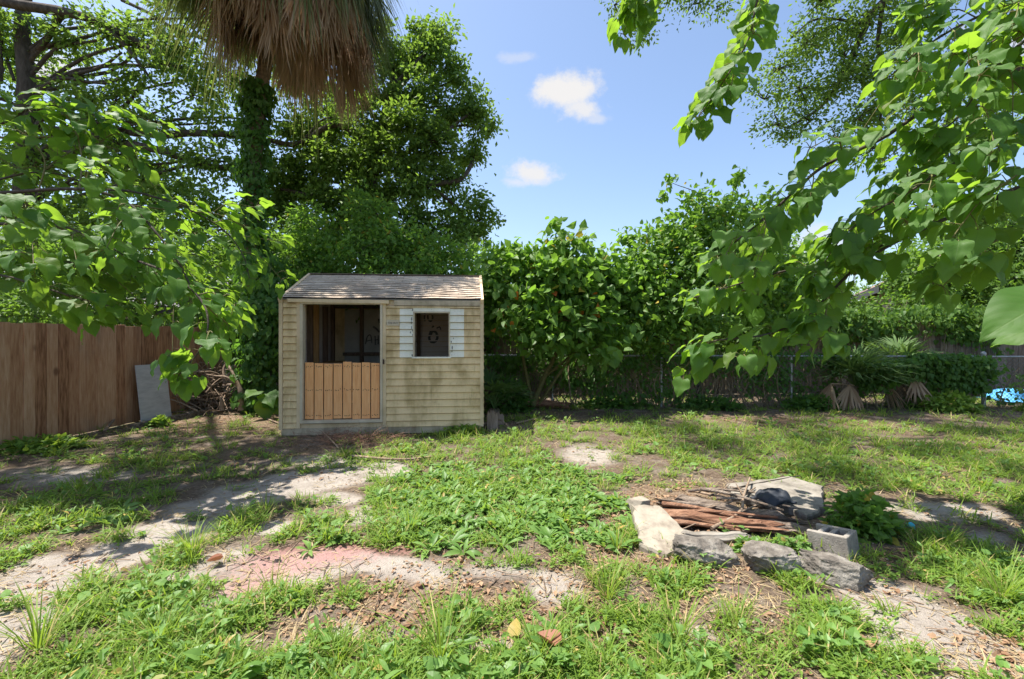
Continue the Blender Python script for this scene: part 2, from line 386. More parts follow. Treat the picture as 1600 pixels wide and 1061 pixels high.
def build_ground():
    fine_x = np.arange(-8, 8.01, .06); fine_y = np.arange(1.2, 12, .06)
    xs = np.concatenate([[-160, -80, -40, -24, -16, -12, -10], fine_x, [10, 12, 16, 24, 40, 80, 160]])
    ys = np.concatenate([[-60, -20, -8, -3, -1, 0, .7], fine_y, [12.5, 13.5, 15, 18, 24, 35, 60, 110, 200]])
    X, Y = np.meshgrid(xs, ys); Z = gh(X, Y)
    nx, ny = len(xs), len(ys)
    i = np.arange(ny - 1)[:, None] * nx; j = np.arange(nx - 1)[None]
    f = np.stack([i + j, i + j + 1, i + nx + j + 1, i + nx + j], -1).reshape(-1, 4)
    c, s, l, p = [a.ravel() for a in fields(X, Y)]
    Z = Z + .012 * (fbm(X * 9, Y * 9, 0, 31, 3) - .5)
    m, nt = new_mat('yard_soil'); b = NB(nt)
    v = b.coords('Object')
    def att(n):
        a = b.n('ShaderNodeAttribute'); a.attribute_name = n; return a.outputs['Fac']
    n1 = b.noise(v, 3.0, 6, .62); n2 = b.noise(v, 38, 6, .7); n3 = b.noise(v, 160, 3, .6)
    sandc = b.ramp(b.math('ADD', b.math('MULTIPLY', n1, .5), b.math('MULTIPLY', n2, .5)), [(.3, (.22, .185, .15)), (.48, (.40, .35, .30)), (.7, (.54, .485, .42))])
    soilc = b.ramp(n2, [(.3, (.070, .048, .034)), (.52, (.17, .122, .086)), (.72, (.30, .235, .18))])
    vor = b.n('ShaderNodeTexVoronoi'); vor.inputs['Scale'].default_value = 62; b.l(v, vor.inputs['Vector'])
    sep = b.n('ShaderNodeSeparateColor'); b.l(vor.outputs['Color'], sep.inputs[0])
    litc = b.ramp(sep.outputs[0], [(0, (.13, .08, .05)), (.45, (.22, .145, .09)), (.75, (.30, .21, .14)), (1, (.38, .29, .20))])
    sf = b.math('ADD', b.maprange(att('sand'), .2, .6), b.math('MULTIPLY', b.maprange(n1, .45, .65), .25), clamp=True)
    col = b.mix(sf, soilc, sandc)
    lf = b.maprange(b.math('ADD', att('litter'), b.math('MULTIPLY', b.math('SUBTRACT', n2, .5), 1.2)), .40, .7, 0, .8)
    col = b.mix(lf, col, litc)
    mossf = b.math('MULTIPLY', b.maprange(b.math('ADD', att('cover'), b.math('MULTIPLY', b.math('SUBTRACT', n2, .5), 1.4)), .35, .75), .55)
    col = b.mix(mossf, col, (.095, .115, .035))
    pk = b.math('MULTIPLY', b.maprange(b.math('ADD', att('pink'), b.math('MULTIPLY', b.math('SUBTRACT', n2, .5), 2.0)), .2, 1.0), .6)
    col = b.mix(b.math('MULTIPLY', pk, .95), col, (.50, .22, .21))
    col = b.mix(b.math('MULTIPLY', n3, .35), col, (.13, .11, .09), 'MULTIPLY')
    hgt = b.math('ADD', n2, b.math('MULTIPLY', n3, .5))
    b.principled(col, .95, b.bump(hgt, .8, .03), .15)
    mb = MB(); mb.add(np.stack([X.ravel(), Y.ravel(), Z.ravel()], -1), f)
    o = mb.build('ground', m, smooth=True)
    for nme, a in (('cover', c), ('sand', s), ('litter', l), ('pink', p)):
        at = o.data.attributes.new(nme, 'FLOAT', 'POINT'); at.data.foreach_set('value', a.astype(np.float32))
    tag(o, 'sandy weedy back yard ground', None, kind='structure')
build_ground()

# ================================================================== SHED
TH = math.atan2(.27, 2.93); SO = np.array([-3.364, 6.59, .10]); SW = 2.942; SH = 1.90; SD = 2.4; RZ = 2.40
SE = np.array([math.cos(TH), math.sin(TH), 0]); SN = np.array([-math.sin(TH), math.cos(TH), 0])
def S(px, py, v=0.0):
    d = np.array([(px - CX) / F, 1, -(py - HY) / F]); c = np.array([0, 0, H])
    t = (v - np.dot(c - SO, SN)) / np.dot(d, SN)
    p = c + t * d - SO
    return float(np.dot(p, SE)), float(p[2])

def siding_mat(name, base, var, stain, amt):
    m, nt = new_mat(name); b = NB(nt); v = b.coords('Object')
    n1 = b.noise(v, 2.2, 5, .6, .4); n2 = b.noise(b.coords('Object', (1, 1, .25)), 4.5, 6, .7); n3 = b.noise(b.coords('Object', (1, 1, 9)), 12, 4, .6)
    n4 = b.noise(v, 60, 3, .6)
    col = b.mix(n3, base, var)
    st = b.maprange(b.math('ADD', b.math('MULTIPLY', n1, .5), b.math('MULTIPLY', n2, .5)), .42, .64, 0, amt)
    col = b.mix(st, col, stain)
    drip = b.maprange(b.noise(b.coords('Object', (7, 1, .5)), 3, 5, .65), .58, .75, 0, amt * .6)
    col = b.mix(drip, col, [c * .6 for c in stain])
    col = b.mix(b.maprange(n4, .66, .74, 0, .5), col, (.05, .042, .03))
    b.principled(col, .75, b.bump(b.math('ADD', n3, n4), .15, .004), .25)
    return m
M['siding'] = siding_mat('tan_siding', (.74, .53, .29), (.80, .61, .37), (.33, .225, .09), .80)
M['trim'] = siding_mat('tan_trim', (.68, .50, .31), (.74, .58, .39), (.34, .25, .13), .55)
M['whitepaint'] = siding_mat('white_paint', (.82, .77, .66), (.86, .82, .73), (.52, .48, .36), .38)
M['frame'] = siding_mat('grey_frame', (.56, .46, .34), (.66, .56, .43), (.28, .22, .14), .45)
M['greywood'] = noise_mat('grey_wood', [(.25, (.09, .075, .058)), (.55, (.19, .165, .135)), (.8, (.30, .27, .225))], 6, (1, 1, 6), .9, .5, 20)
M['fascia'] = siding_mat('weathered_fascia', (.48, .38, .26), (.60, .49, .36), (.17, .13, .08), .8)
M['innerwall'] = noise_mat('inner_siding', [(.3, (.70, .58, .52)), (.55, (.80, .69, .62)), (.8, (.84, .76, .70))], 3, (1, 1, 3), .85, .15)
M['innerpanel'] = noise_mat('inner_panel', [(.3, (.34, .31, .28)), (.6, (.46, .43, .39)), (.85, (.55, .52, .48))], 3, (1, 1, 1), .85, .15)
M['stud'] = noise_mat('orange_stud', [(.25, (.32, .16, .06)), (.55, (.50, .28, .11)), (.8, (.60, .37, .17))], 9, (4, 4, .5), .75, .2, island=.2)
M['darkstud'] = noise_mat('dark_stud', [(.3, (.11, .07, .05)), (.7, (.22, .145, .10))], 9, (4, 4, .5), .85, .2)
M['pine'] = noise_mat('pallet_pine', [(.22, (.48, .19, .065)), (.42, (.78, .36, .15)), (.65, (.86, .45, .205)), (.88, (.88, .55, .29))], 7, (5, 5, .45), .72, .3, 24, .006, island=.45)
M['nail'] = noise_mat('rusty_nail', [(.3, (.03, .02, .015)), (.7, (.09, .05, .03))], 40, (1, 1, 1), .7, .1)
M['spray'] = noise_mat('black_spray', [(.3, (.07, .065, .06)), (.7, (.19, .18, .17))], 20, (1, 1, 1), .7, .1)
M['block'] = noise_mat('concrete_block', [(.25, (.17, .15, .125)), (.55, (.29, .262, .225)), (.8, (.39, .36, .315))], 12, (1, 1, 1), .95, .5, 90)

def shingle_mat():
    m, nt = new_mat('brown_shingle'); b = NB(nt); v = b.coords('Object')
    n1 = b.noise(v, 2.3, 5, .65, .5); n2 = b.noise(b.coords('Object', (1.2, 6, 6)), 9, 5, .65); n3 = b.noise(v, 120, 3, .7)
    br = b.n('ShaderNodeTexBrick'); br.inputs['Scale'].default_value = 1; br.inputs['Brick Width'].default_value = .27; br.inputs['Row Height'].default_value = .1016
    br.inputs['Mortar Size'].default_value = .003; br.offset = .5
    tc = b.n('ShaderNodeTexCoord'); b.l(tc.outputs['UV'], br.inputs['Vector'])
    br.inputs['Color1'].default_value = (.8, .8, .8, 1); br.inputs['Color2'].default_value = (1.1, 1.08, 1.05, 1); br.inputs['Mortar'].default_value = (.35, .33, .3, 1)
    f = b.math('ADD', b.math('MULTIPLY', n1, .6), b.math('MULTIPLY', n2, .4))
    col = b.ramp(f, [(.3, (.36, .28, .215)), (.46, (.56, .46, .365)), (.6, (.68, .58, .475)), (.8, (.76, .67, .56))])
    col = b.mix(1.0, col, br.outputs['Color'], 'MULTIPLY')
    col = b.mix(b.math('MULTIPLY', n3, .4), col, (.5, .45, .4), 'MULTIPLY')
    b.principled(col, .95, b.bump(n3, .4, .006), .15)
    return m
M['shingle'] = shingle_mat()

def courses(mb, u0, u1, w0, w1, v0=0.0, ch=.1045, mat=0, off=0.0, flip=1, jit=.0):
    k0 = math.floor((w0 - off) / ch)
    w = off + k0 * ch
    while w < w1 - 1e-4:
        a, c = max(w, w0), min(w + ch, w1)
        if c - a > .004:
            fa = .022 - .019 * (a - w) / ch; fc = .022 - .019 * (c - w) / ch
            sag = (rnd.random() - .5) * jit
            vb = v0 + flip * .012
            mb.add([[u0, v0 - flip * fa, a], [u1, v0 - flip * fa, a + sag], [u1, vb, a + sag], [u0, vb, a],
                    [u0, v0 - flip * fc, c - .009], [u1, v0 - flip * fc, c - .009], [u1, vb, c - .009], [u0, vb, c - .009]], BOXF, mat)
        w += ch

def text_mesh(body, size, extrude):
    cu = bpy.data.curves.new('txt', 'FONT'); cu.body = body; cu.size = size; cu.extrude = extrude; cu.align_x = 'CENTER'; cu.align_y = 'CENTER'
    o = bpy.data.objects.new('txt', cu); COL.objects.link(o)
    bpy.context.view_layer.update()
    me = bpy.data.meshes.new_from_object(o.evaluated_get(bpy.context.evaluated_depsgraph_get()))
    bpy.data.objects.remove(o); bpy.data.curves.remove(cu)
    return me

def build_shed():
    sh = empty('garden_shed', SO - [0, 0, .0], 'weathered tan wooden shed with shingled gable roof and open doorway', 'shed', rz=TH)
    du0, du1 = S(474, 500)[0], S(594.5, 500)[0]            # door opening
    dt = S(534, 475.5)[1]; dp = S(534, 567)[1]; db = S(534, 655.5)[1]
    wu0, wu1 = S(647, 520)[0], S(702, 520)[0]; wt = S(674, 488)[1]; wb = S(674, 557.5)[1]
    pu0, pu1 = S(624.8, 520)[0], S(725, 520)[0]; pt = S(674, 481.5)[1]; pb = S(674, 558.5)[1]
    # structural front wall (plain, behind the siding) with the two openings left open
    mb = MB()
    for a, c in (((0.01, .014, 0), (du0 - .02, .07, SH)), ((du0 - .02, .014, dt + .02), (du1 + .02, .07, SH)), ((du1 + .02, .014, 0), (wu0, .07, SH)),
                 ((wu0, .014, 0), (wu1, .07, wb)), ((wu0, .014, wt), (wu1, .07, SH)), ((wu1, .014, 0), (SW - .01, .07, SH)), ((du0 - .02, .014, 0), (du1 + .02, .07, db - .06))):
        box(mb, a, c)
    mb.build('front_wall', M['trim'], sh)
    mb = MB()
    sb = du1 + .085
    courses(mb, .05, du0 - .09, .02, SH - .06); mb.build('siding', M['siding'], sh); mb = MB()
    courses(mb, sb, SW - .045, .02, pb, jit=.012)
    courses(mb, sb, pu0, pb, SH - .09, jit=.003); courses(mb, pu1, SW - .045, pb, SH - .09)
    courses(mb, pu0, pu1, pt, SH - .09)
    mb.build('siding', M['siding'], sh)
    mb = MB()
    courses(mb, pu0, wu0 - .012, pb, pt); courses(mb, wu1 + .012, pu1, pb, pt); box(mb, (wu0 - .012, -.014, wt + .01), (wu1 + .012, .012, pt))
    # dark chips where the white paint has come away
    for k in range(15):
        side = rnd.random() < .6
        u = (wu0 - .018 - abs(rnd.gauss(0, .025))) if side else (wu1 + .02 + abs(rnd.gauss(0, .02)))
        w = rnd.uniform(wb + .02, wt + .05); hh = rnd.uniform(.008, .04); ww = rnd.uniform(.003, .010)
        n = 7; ang = [2 * math.pi * q / n for q in range(n)]
        ring = [(u + ww * math.cos(q) * rnd.uniform(.5, 1), -.0245, w + hh * math.sin(q) * rnd.uniform(.5, 1)) for q in ang]
        ring2 = [(x, -.010, z) for x, y, z in ring]
        mb.add(ring + ring2, [[q, (q + 1) % n, n + (q + 1) % n, n + q] for q in range(n)], 1)
        mb.add(ring + [(u, -.0245, w)], [[(q + 1) % n, q, n] for q in range(n)], 1)
    o = mb.build('painted_siding', [M['whitepaint'], M['spray']], sh); o['label'] = 'white painted siding around the window'
    # window: jambs, sill
    wd = empty('window', (0, 0, 0), None, None); wd.parent = sh
    mb = MB()
    box(mb, (wu0 - .012, -.022, wb), (wu0 + .008, .08, wt + .01)); box(mb, (wu1 - .008, -.022, wb), (wu1 + .012, .08, wt + .01)); box(mb, (wu0 + .008, -.020, wt - .010), (wu1 - .008, .079, wt + .012))
    mb.build('frame', M['frame'], wd)
    mb = MB(); box(mb, (wu0 - .03, -.036, wb - .022), (wu1 + .03, .085, wb)); mb.build('sill', M['whitepaint'], wd)
    # door frame
    mb = MB()
    box(mb, (du0 - .04, -.030, db - .045), (du0, .09, dt + .03)); box(mb, (du1, -.030, db - .045), (du1 + .035, .09, dt + .03))
    box(mb, (du0, -.028, dt), (du1, .088, dt + .028)); box(mb, (du0, -.032, db - .045), (du1, .092, db - .004))
    mb.build('door_frame', M['frame'], sh)
    mb = MB()
    box(mb, (du0 - .09, -.018, .02), (du0 - .042, .010, SH - .05)); mb.build('door_casing', M['trim'], sh); mb = MB(); box(mb, (du1 + .037, -.018, .02), (du1 + .083, .010, SH - .05))
    mb.build('door_casing', M['trim'], sh)
    mb = MB(); beam(mb, (.12, -.03, SH - .025), (du1 + .13, -.032, SH - .04), .05, .05); mb.build('door_header', M['trim'], sh)
    mb = MB(); box(mb, (du1 + .20, -.026, SH - .088), (SW - .05, -.001, SH - .012)); mb.build('fascia_board', M['fascia'], sh)
    # corner boards, skirt
    for u in (0.0, SW - .045):
        mb = MB(); box(mb, (u, -.022, 0), (u + .045, .012, SH + .01)); box(mb, (u + (0 if u else -.006), -.020, .004), (u + (.006 if not u else .051) - (0 if u else 0), .06, SH)) ; mb.build('corner_board', M['trim'], sh)
    mb = MB(); box(mb, (.02, .004, -.085), (SW - .03, .05, .018)); mb.build('skirt_board', M['fascia'], sh)
    # side and back walls
    for u, nm in ((0.0, -1), (SW, 1)):
        mb = MB()
        a, c = (u, u + .05) if nm < 0 else (u - .05, u)
        pts = [(.07, 0), (SD, 0), (SD, SH), (SD / 2, RZ - .03), (.07, SH)]
        v = [(a, y, z) for y, z in pts] + [(c, y, z) for y, z in pts]
        mb.add(v, [[q, (q + 1) % 5, 5 + (q + 1) % 5, 5 + q] for q in range(5)])
        mb.add(v, [[0, 4, 3, 2, 1]]); mb.add(v, [[5, 6, 7, 8, 9]])
        mb.build('side_wall', M['innerwall'], sh)
        mb = MB(); w = .02
        while w < RZ - .12:
            y0 = .07 + max(0, (w + .1 - SH) * 2.4); y1 = SD - max(0, (w + .1 - SH) * 2.4)
            xo = u + nm * .018; xi = u + nm * .004
            mb.add([[u, y0, w], [xo, y0, w], [xo, y1, w], [u, y1, w], [u, y0, w + .102], [xi, y0, w + .102], [xi, y1, w + .102], [u, y1, w + .102]], BOXF); w += .1045
        mb.build('side_siding', M['siding'], sh)
    mb = MB(); box(mb, (.05, SD - .05, 0), (SW - .05, SD - .001, SH)); courses(mb, .05, SW - .05, .02, SH, SD + .005, flip=-1)
    mb.build('back_wall', M['siding'], sh)
    # interior: back lining with courses, panel, studs, floor, shelf
    mb = MB(); courses(mb, 1.12, SW - .06, .05, SH - .02, SD - .075); mb.build('inner_lining', M['innerwall'], sh)
    mb = MB(); box(mb, (.30, SD - .092, .10), (1.10, SD - .055, SH - .02)); mb.build('plywood_panel', M['innerpanel'], sh)
    mb = MB(); box(mb, (.05, .07, -.02), (SW - .05, SD - .05, .04)); mb.build('floor_boards', M['greywood'], sh)
    for v, mt in ((.55, 'stud'), (.95, 'darkstud'), (1.25, 'stud'), (1.75, 'darkstud')):
        mb = MB(); box(mb, (.052, v, .04), (.14, v + .05, SH)); mb.build('wall_stud', M[mt], sh)
    for px in (520, 565):
        u = S(px, 520, SD - .15)[0]
        mb = MB(); box(mb, (u - .03, SD - .19, .04), (u + .03, SD - .10, SH + .1)); mb.build('back_stud', M['darkstud'], sh)
    u = S(654, 520, SD - .15)[0]
    mb = MB(); box(mb, (u - .03, SD - .19, .04), (u + .03, SD - .10, SH)); mb.build('back_stud', M['darkstud'], sh)
    mb = MB(); box(mb, (.14, .5, .86), (.42, 1.9, .90)); box(mb, (.14, .9, .5), (.2, .98, .86)); mb.build('shelf', M['stud'], sh)
    mb = MB(); box(mb, (.3, SD - .22, .98), (1.6, SD - .10, 1.04)); mb.build('cross_rail', M['darkstud'], sh)
    # spray painted marks on the lining
    def stroke(mb, pts, r=.016):
        q = [S(x, y, SD - .098) for x, y in pts]
        p3 = [(u, SD - .093, w) for u, w in q]
        sm = smooth_line(p3, 14)
        c = np.array(sm); t = np.gradient(c, axis=0); t /= np.linalg.norm(t, axis=1)[:, None] + 1e-9
        n = np.stack([-t[:, 2], np.zeros(14), t[:, 0]], -1)
        a, d = c + n * r, c - n * r
        v = np.concatenate([a, d, a + [0, .03, 0], d + [0, .03, 0]])
        i = np.arange(13)
        mb.add(v, np.concatenate([np.stack([i, i + 1, i + 15, i + 14], -1), np.stack([i + 28, i + 42, i + 43, i + 29], -1), np.stack([i, i + 28, i + 29, i + 1], -1), np.stack([i + 14, i + 15, i + 43, i + 42], -1)]))
    g = empty('spray_marks', (0, 0, 0), None, None); g.parent = sh
    mb = MB(); stroke(mb, [(664, 490), (663, 496), (663.5, 502)]); mb.build('numeral_one', M['spray'], g)
    mb = MB(); stroke(mb, [(668, 491), (669, 499), (673, 502), (676, 497), (675, 491)]); mb.build('numeral_zero', M['spray'], g)
    mb = MB(); stroke(mb, [(673.5, 517), (670.5, 527), (673, 534), (680, 534), (683.5, 527), (681, 519), (675, 518), (673, 524)], .024); mb.build('numeral_six', M['spray'], g)
    mb = MB(); stroke(mb, [(674.5, 507), (678, 511)], .012); stroke(mb, [(675, 512), (677.5, 508)], .012); mb.build('arrow_mark', M['spray'], g); mb = MB(); stroke(mb, [(682, 513), (687, 511), (689, 517)], .012); mb.build('squiggle', M['spray'], g)
    mb = MB(); stroke(mb, [(571, 538), (574, 526), (579, 524), (581, 536)], .012); stroke(mb, [(573, 533), (581, 531)], .01); stroke(mb, [(586, 525), (586.5, 539)], .014); stroke(mb, [(591, 524), (591, 538)], .014); stroke(mb, [(586, 532), (591, 530)], .01)
    stroke(mb, [(583, 510), (588, 514), (593, 519)], .02); stroke(mb, [(592, 498), (593, 505)], .02); mb.build('scrawl', M['spray'], g)
    # half-height door made of pallet boards
    hd = empty('pallet_half_door', (0, 0, 0), None, None); hd.parent = sh
    n = 8; wd_ = (du1 - du0 - .02) / n
    for k in range(n):
        mb = MB(); nb = mb
        a = du0 + .012 + k * wd_; c = a + wd_ - .013; top = dp + (.008, -.004, -.012, -.01, .016, .0, .004, -.006)[k]; t = rnd.uniform(-.004, .004)
        b0 = db + rnd.uniform(0, .012)
        mb.add([[a, .028, b0], [c, .028 + t, b0], [c, .048 + t, b0], [a, .048, b0], [a + .003, .028, top], [c + .001, .028 + t, top - .004], [c + .001, .048 + t, top - .004], [a + .003, .048, top]], BOXF)
        for w in (dp - .05, (dp + db) / 2 + .02, db + .06):
            for q in (.2, .42, .62, .82):
                u = a + (c - a) * q + rnd.uniform(-.006, .006); ww = w + rnd.uniform(-.012, .012); r = .0048
                ang = [2 * math.pi * z / 6 for z in range(6)]
                nb.add([(u + r * math.cos(z), .0245 + min(t, 0), ww + r * 1.6 * math.sin(z)) for z in ang] + [(u + r * math.cos(z), .034, ww + r * 1.6 * math.sin(z)) for z in ang], [[z, (z + 1) % 6, 6 + (z + 1) % 6, 6 + z] for z in range(6)], 1)
                nb.add([(u + r * math.cos(z), .0245 + min(t, 0), ww + r * 1.6 * math.sin(z)) for z in ang], [[5, 4, 3, 2, 1, 0]], 1)
        mb.build('board', [M['pine'], M['nail']], hd)
    mb = MB()
    for w in (dp - .05, (dp + db) / 2 + .02, db + .06): box(mb, (du0 + .012, .054, w - .045), (du1 - .012, .075, w + .045))
    mb.build('back_rails', M['darkstud'], hd)
    mb = MB(); beam(mb, (du1 + .05, -.03, dp - .02), (du1 + .05, -.03, dp + .05), .02, .014, (0, 1, 0)); mb.build('latch', M['nail'], sh)
    # sign
    (su0, sw1), (su1, sw0) = S(604.5, 500), S(624, 509)
    sg = MB(); box(sg, (su0, -.026, sw0), (su1, -.014, sw1)); so = sg.build('sign', M['frame'], sh)
    me = text_mesh('THE HUT', .042, .001)
    tx = bpy.data.objects.new('lettering', me); COL.objects.link(tx); me.materials.append(M['spray']); tx.parent = so
    tx.location = ((su0 + su1) / 2, -.0275, (sw0 + sw1) / 2 - .004); tx.rotation_euler = (math.pi / 2, 0, 0); tx.scale = (.86, 1, 1)
    # roof
    rf = MB(); nu = 90; sl = math.hypot(SD / 2 + .03, RZ - SH); nc = 13
    us = np.linspace(.03, SW - .03, nu)
    ts = []; dz = []
    for k in range(nc):
        ts += [k / nc, (k + .97) / nc]; dz += [.013, .000]
    ts = np.array(ts + [1.0]); dz = np.array(dz + [.0])
    U, T = np.meshgrid(us, ts)
    wob = .012 * np.clip((U - 1.55) / .3, 0, 1) * np.sin(U * 9 + T * 5) + .014 * (fbm(U * 3.0, T * 14, 0, 13, 3) - .5)
    Zr = SH + (RZ - SH) * T + dz[:, None] + wob * np.clip(np.sin(np.pi * np.clip(T + .08, 0, 1)), .25, 1) + .012
    Vr = -.03 + (SD / 2 + .03) * T
    sag = .012 * (fbm(U * 4, np.floor(T * nc), 0, 17, 3) - .5)
    Zr = Zr + sag
    V3 = np.stack([U, Vr, Zr], -1).reshape(-1, 3); nr = len(ts)
    i = np.arange(nr - 1)[:, None] * nu; j = np.arange(nu - 1)[None]
    fr = np.stack([i + j, i + j + 1, i + nu + j + 1, i + nu + j], -1).reshape(-1, 4)
    uvs = np.stack([U.ravel(), T.ravel() * sl], -1)
    rf.add(V3, fr, 0, uvs)
    V4 = V3.copy(); V4[:, 1] = SD - V4[:, 1]; rf.add(V4, fr[:, ::-1], 0, uvs)
    ro = rf.build('roof', M['shingle'], sh, uv=True)
    mb = MB()
    for s in (0, 1):
        f = (lambda y: y) if s == 0 else (lambda y: SD - y)
        v = [(.03, f(-.02), SH - .012), (SW - .03, f(-.02), SH - .012), (SW - .03, SD / 2, RZ - .012), (.03, SD / 2, RZ - .012)]
        mb.add(v + [(x, y, z + .014) for x, y, z in v], BOXF if s == 0 else BOXF[:, ::-1])
    mb.build('roof_deck', M['greywood'], ro)
    for u in (.015, SW - .015):
        for s in (0, 1):
            y0 = -.045 if s == 0 else SD + .045
            mb = MB(); beam(mb, (u, y0, SH - .022), (u, SD / 2, RZ + .004), .042, .065); mb.build('rake_trim', M['trim'], ro)
    mb = MB(); beam(mb, (.03, SD / 2, RZ + .026), (SW - .03, SD / 2, RZ + .022), .10, .012); mb.build('ridge_cap', M['shingle'], ro)
    # blocks that carry the floor
    for u, v in ((.1, .1), (1.5, .12), (SW - .45, .1), (.1, SD - .4), (SW - .45, SD - .4)):
        wx = SO + SE * u + SN * v
        mb = MB(); box(mb, (u, v, -.16), (u + .32, v + .2, -.088)); mb.build('support_block', M['block'], sh)
    for v in (.06, SD - .2):
        mb = MB(); box(mb, (.03, v, -.088), (SW - .05, v + .09, -.021)); mb.build('floor_joist', M['darkstud'], sh)
build_shed()

# ================================================================== FENCES
M['fencewood'] = noise_mat('fence_picket', [(.2, (.17, .072, .034)), (.42, (.36, .178, .092)), (.62, (.46, .255, .142)), (.85, (.57, .36, .225))], 5, (7, 7, .7), .85, .4, 20, .006, island=.38, knots=3.2)
M['oldfence'] = noise_mat('old_fence', [(.25, (.11, .075, .055)), (.55, (.24, .175, .13)), (.85, (.38, .30, .24))], 5, (6, 6, .8), .95, .4, 20, .006, island=.35)
def picket_fence(name, p0, p1, h, w, gap, mat, label, th=.018, side=1):
    p0 = np.array([*p0, 0.0]); p1 = np.array([*p1, 0.0]); L = np.linalg.norm(p1 - p0); e = (p1 - p0) / L; nrm = np.array([-e[1], e[0], 0]) * side
    root = empty(name, (p0[0], p0[1], 0), label, 'fence')
    mb = MB(); s = 0.0
    while s < L:
        ww = w * rnd.uniform(.93, 1.05); a = p0 + e * s; c = p0 + e * min(L, s + ww - gap); t = h + rnd.uniform(-.012, .012)
        o = nrm * rnd.uniform(-.004, .004); z0 = float(gh(a[0], a[1])) + .015
        lean = e * rnd.uniform(-.006, .006)
        b_ = [a + o, c + o, c + o - nrm * th, a + o - nrm * th]
        dz = np.array([0, 0, 1.0])
        mb.add([q + dz * z0 for q in b_] + [q + lean + dz * (t + rnd.uniform(-.002, .002)) for q in b_], BOXF)
        s += ww
    reparent(mb.build('pickets', mat, None), root)
    mb = MB()
    for z in (.3, h * .52, h - .22): beam(mb, p0 - nrm * (th + .03) + [0, 0, z], p1 - nrm * (th + .03) + [0, 0, z], .04, .09)
    reparent(mb.build('rails', mat), root)
    s = .1
    while s < L:
        q = p0 + e * s - nrm * (th + .09); mb = MB(); box(mb, (q[0] - .045, q[1] - .045, -.1), (q[0] + .045, q[1] + .045, h - .05)); reparent(mb.build('post', mat), root); s += 2.4
    return root
picket_fence('privacy_fence', (-7.0, 2.9), (-6.10, 9.6), 1.63, .142, .004, M['fencewood'], 'brown vertical board privacy fence along the left side of the yard', side=-1)
picket_fence('privacy_fence', (-6.1, 11.2), (15.0, 11.4), 1.78, .15, .012, M['oldfence'], 'dark weathered board fence behind the chain link fence', side=-1)

M['galv'] = noise_mat('galvanised_steel', [(.3, (.22, .23, .23)), (.7, (.40, .41, .41))], 30, (1, 1, 1), .5, .1, spec=.5, metal=.6)
M['rustwire'] = noise_mat('dull_wire', [(.3, (.07, .06, .05)), (.7, (.17, .16, .145))], 30, (1, 1, 1), .6, .1, spec=.4)
def chain_fence(p0, p1, h, label, posts, terminal):
    p0 = np.array([*p0, 0.0]); p1 = np.array([*p1, 0.0]); L = np.linalg.norm(p1 - p0); e = (p1 - p0) / L
    root = empty('chain_link_fence', (p0[0], p0[1], 0), label, 'fence')
    mb = MB(); step = .075; n = int(L / step)
    for k in range(-int(h / step), n + 1):
        for sg in (1, -1):
            a0 = k * step if sg > 0 else k * step + h
            a, za = a0, 0.03; c, zc = a0 + sg * h, h
            lo, hi = (0, L)
            if sg > 0:
                if a < 0: za += -a; a = 0
                if c > L: zc -= c - L; c = L
            else:
                if a > L: za += a - L; a = L
                if c < 0: zc -= -c; c = 0
            if zc - za < .05: continue
            beam(mb, p0 + e * a + [0, 0, za], p0 + e * c + [0, 0, zc], .0042, .0042, (0.1, 1, 0.05))
    reparent(mb.build('wire_mesh', M['rustwire']), root)
    mb = MB(); tube(mb, [p0 + [0, 0, h + .01], p1 + [0, 0, h + .01]], .019, 8); reparent(mb.build('top_rail', M['galv'], smooth=True), root)
    for s in posts:
        q = p0 + e * s; mb = MB(); tube(mb, [q + [0, 0, -.05], q + [0, 0, h - .005]], .024, 8); reparent(mb.build('post', M['galv'], smooth=True), root)
    if terminal is not None:
        q = p0 + e * terminal; mb = MB(); tube(mb, [q + [0, 0, -.05], q + [0, 0, h + .05]], .036, 10)
        tube(mb, [q + [0, 0, h + .05], q + [0, 0, h + .075], q + [0, 0, h + .10], q + [0, 0, h + .115]], [.043, .045, .034, .008], 10)
        reparent(mb.build('terminal_post', M['galv'], smooth=True), root)
    return root
# run behind the shed to the terminal post, then on to the right
chain_fence((-2.9, 9.75), (9.42, 9.05), 1.04, 'low chain link fence tangled with vines along the back', (1.0, 3.75, 6.0, 8.6), 12.30)
chain_fence((9.47, 9.03), (16.5, 8.6), 1.04, 'bare chain link fence right of the terminal post', (2.6, 5.2), None)
# ================================================================== HOUSES BEHIND
M['roofbrown'] = noise_mat('far_roof', [(.3, (.17, .105, .085)), (.7, (.29, .20, .165))], 10, (1, 1, 1), .9, .3)
M['roofgrey'] = noise_mat('grey_roof', [(.3, (.12, .115, .125)), (.7, (.22, .21, .22))], 10, (1, 1, 1), .9, .3)
M['maroon'] = noise_mat('maroon_wall', [(.3, (.11, .035, .030)), (.7, (.17, .055, .045))], 4, (1, 1, 6), .8, .2)
M['stucco'] = noise_mat('beige_stucco', [(.3, (.33, .28, .23)), (.7, (.45, .40, .33))], 8, (1, 1, 1), .9, .3)
M['fasciadark'] = noise_mat('dark_fascia', [(.3, (.03, .028, .028)), (.7, (.07, .065, .06))], 8, (1, 1, 1), .6, .1)
M['glass'] = noise_mat('window_glass', [(.3, (.02, .025, .03)), (.7, (.04, .045, .05))], 2, (1, 1, 1), .12, .0, spec=.6)
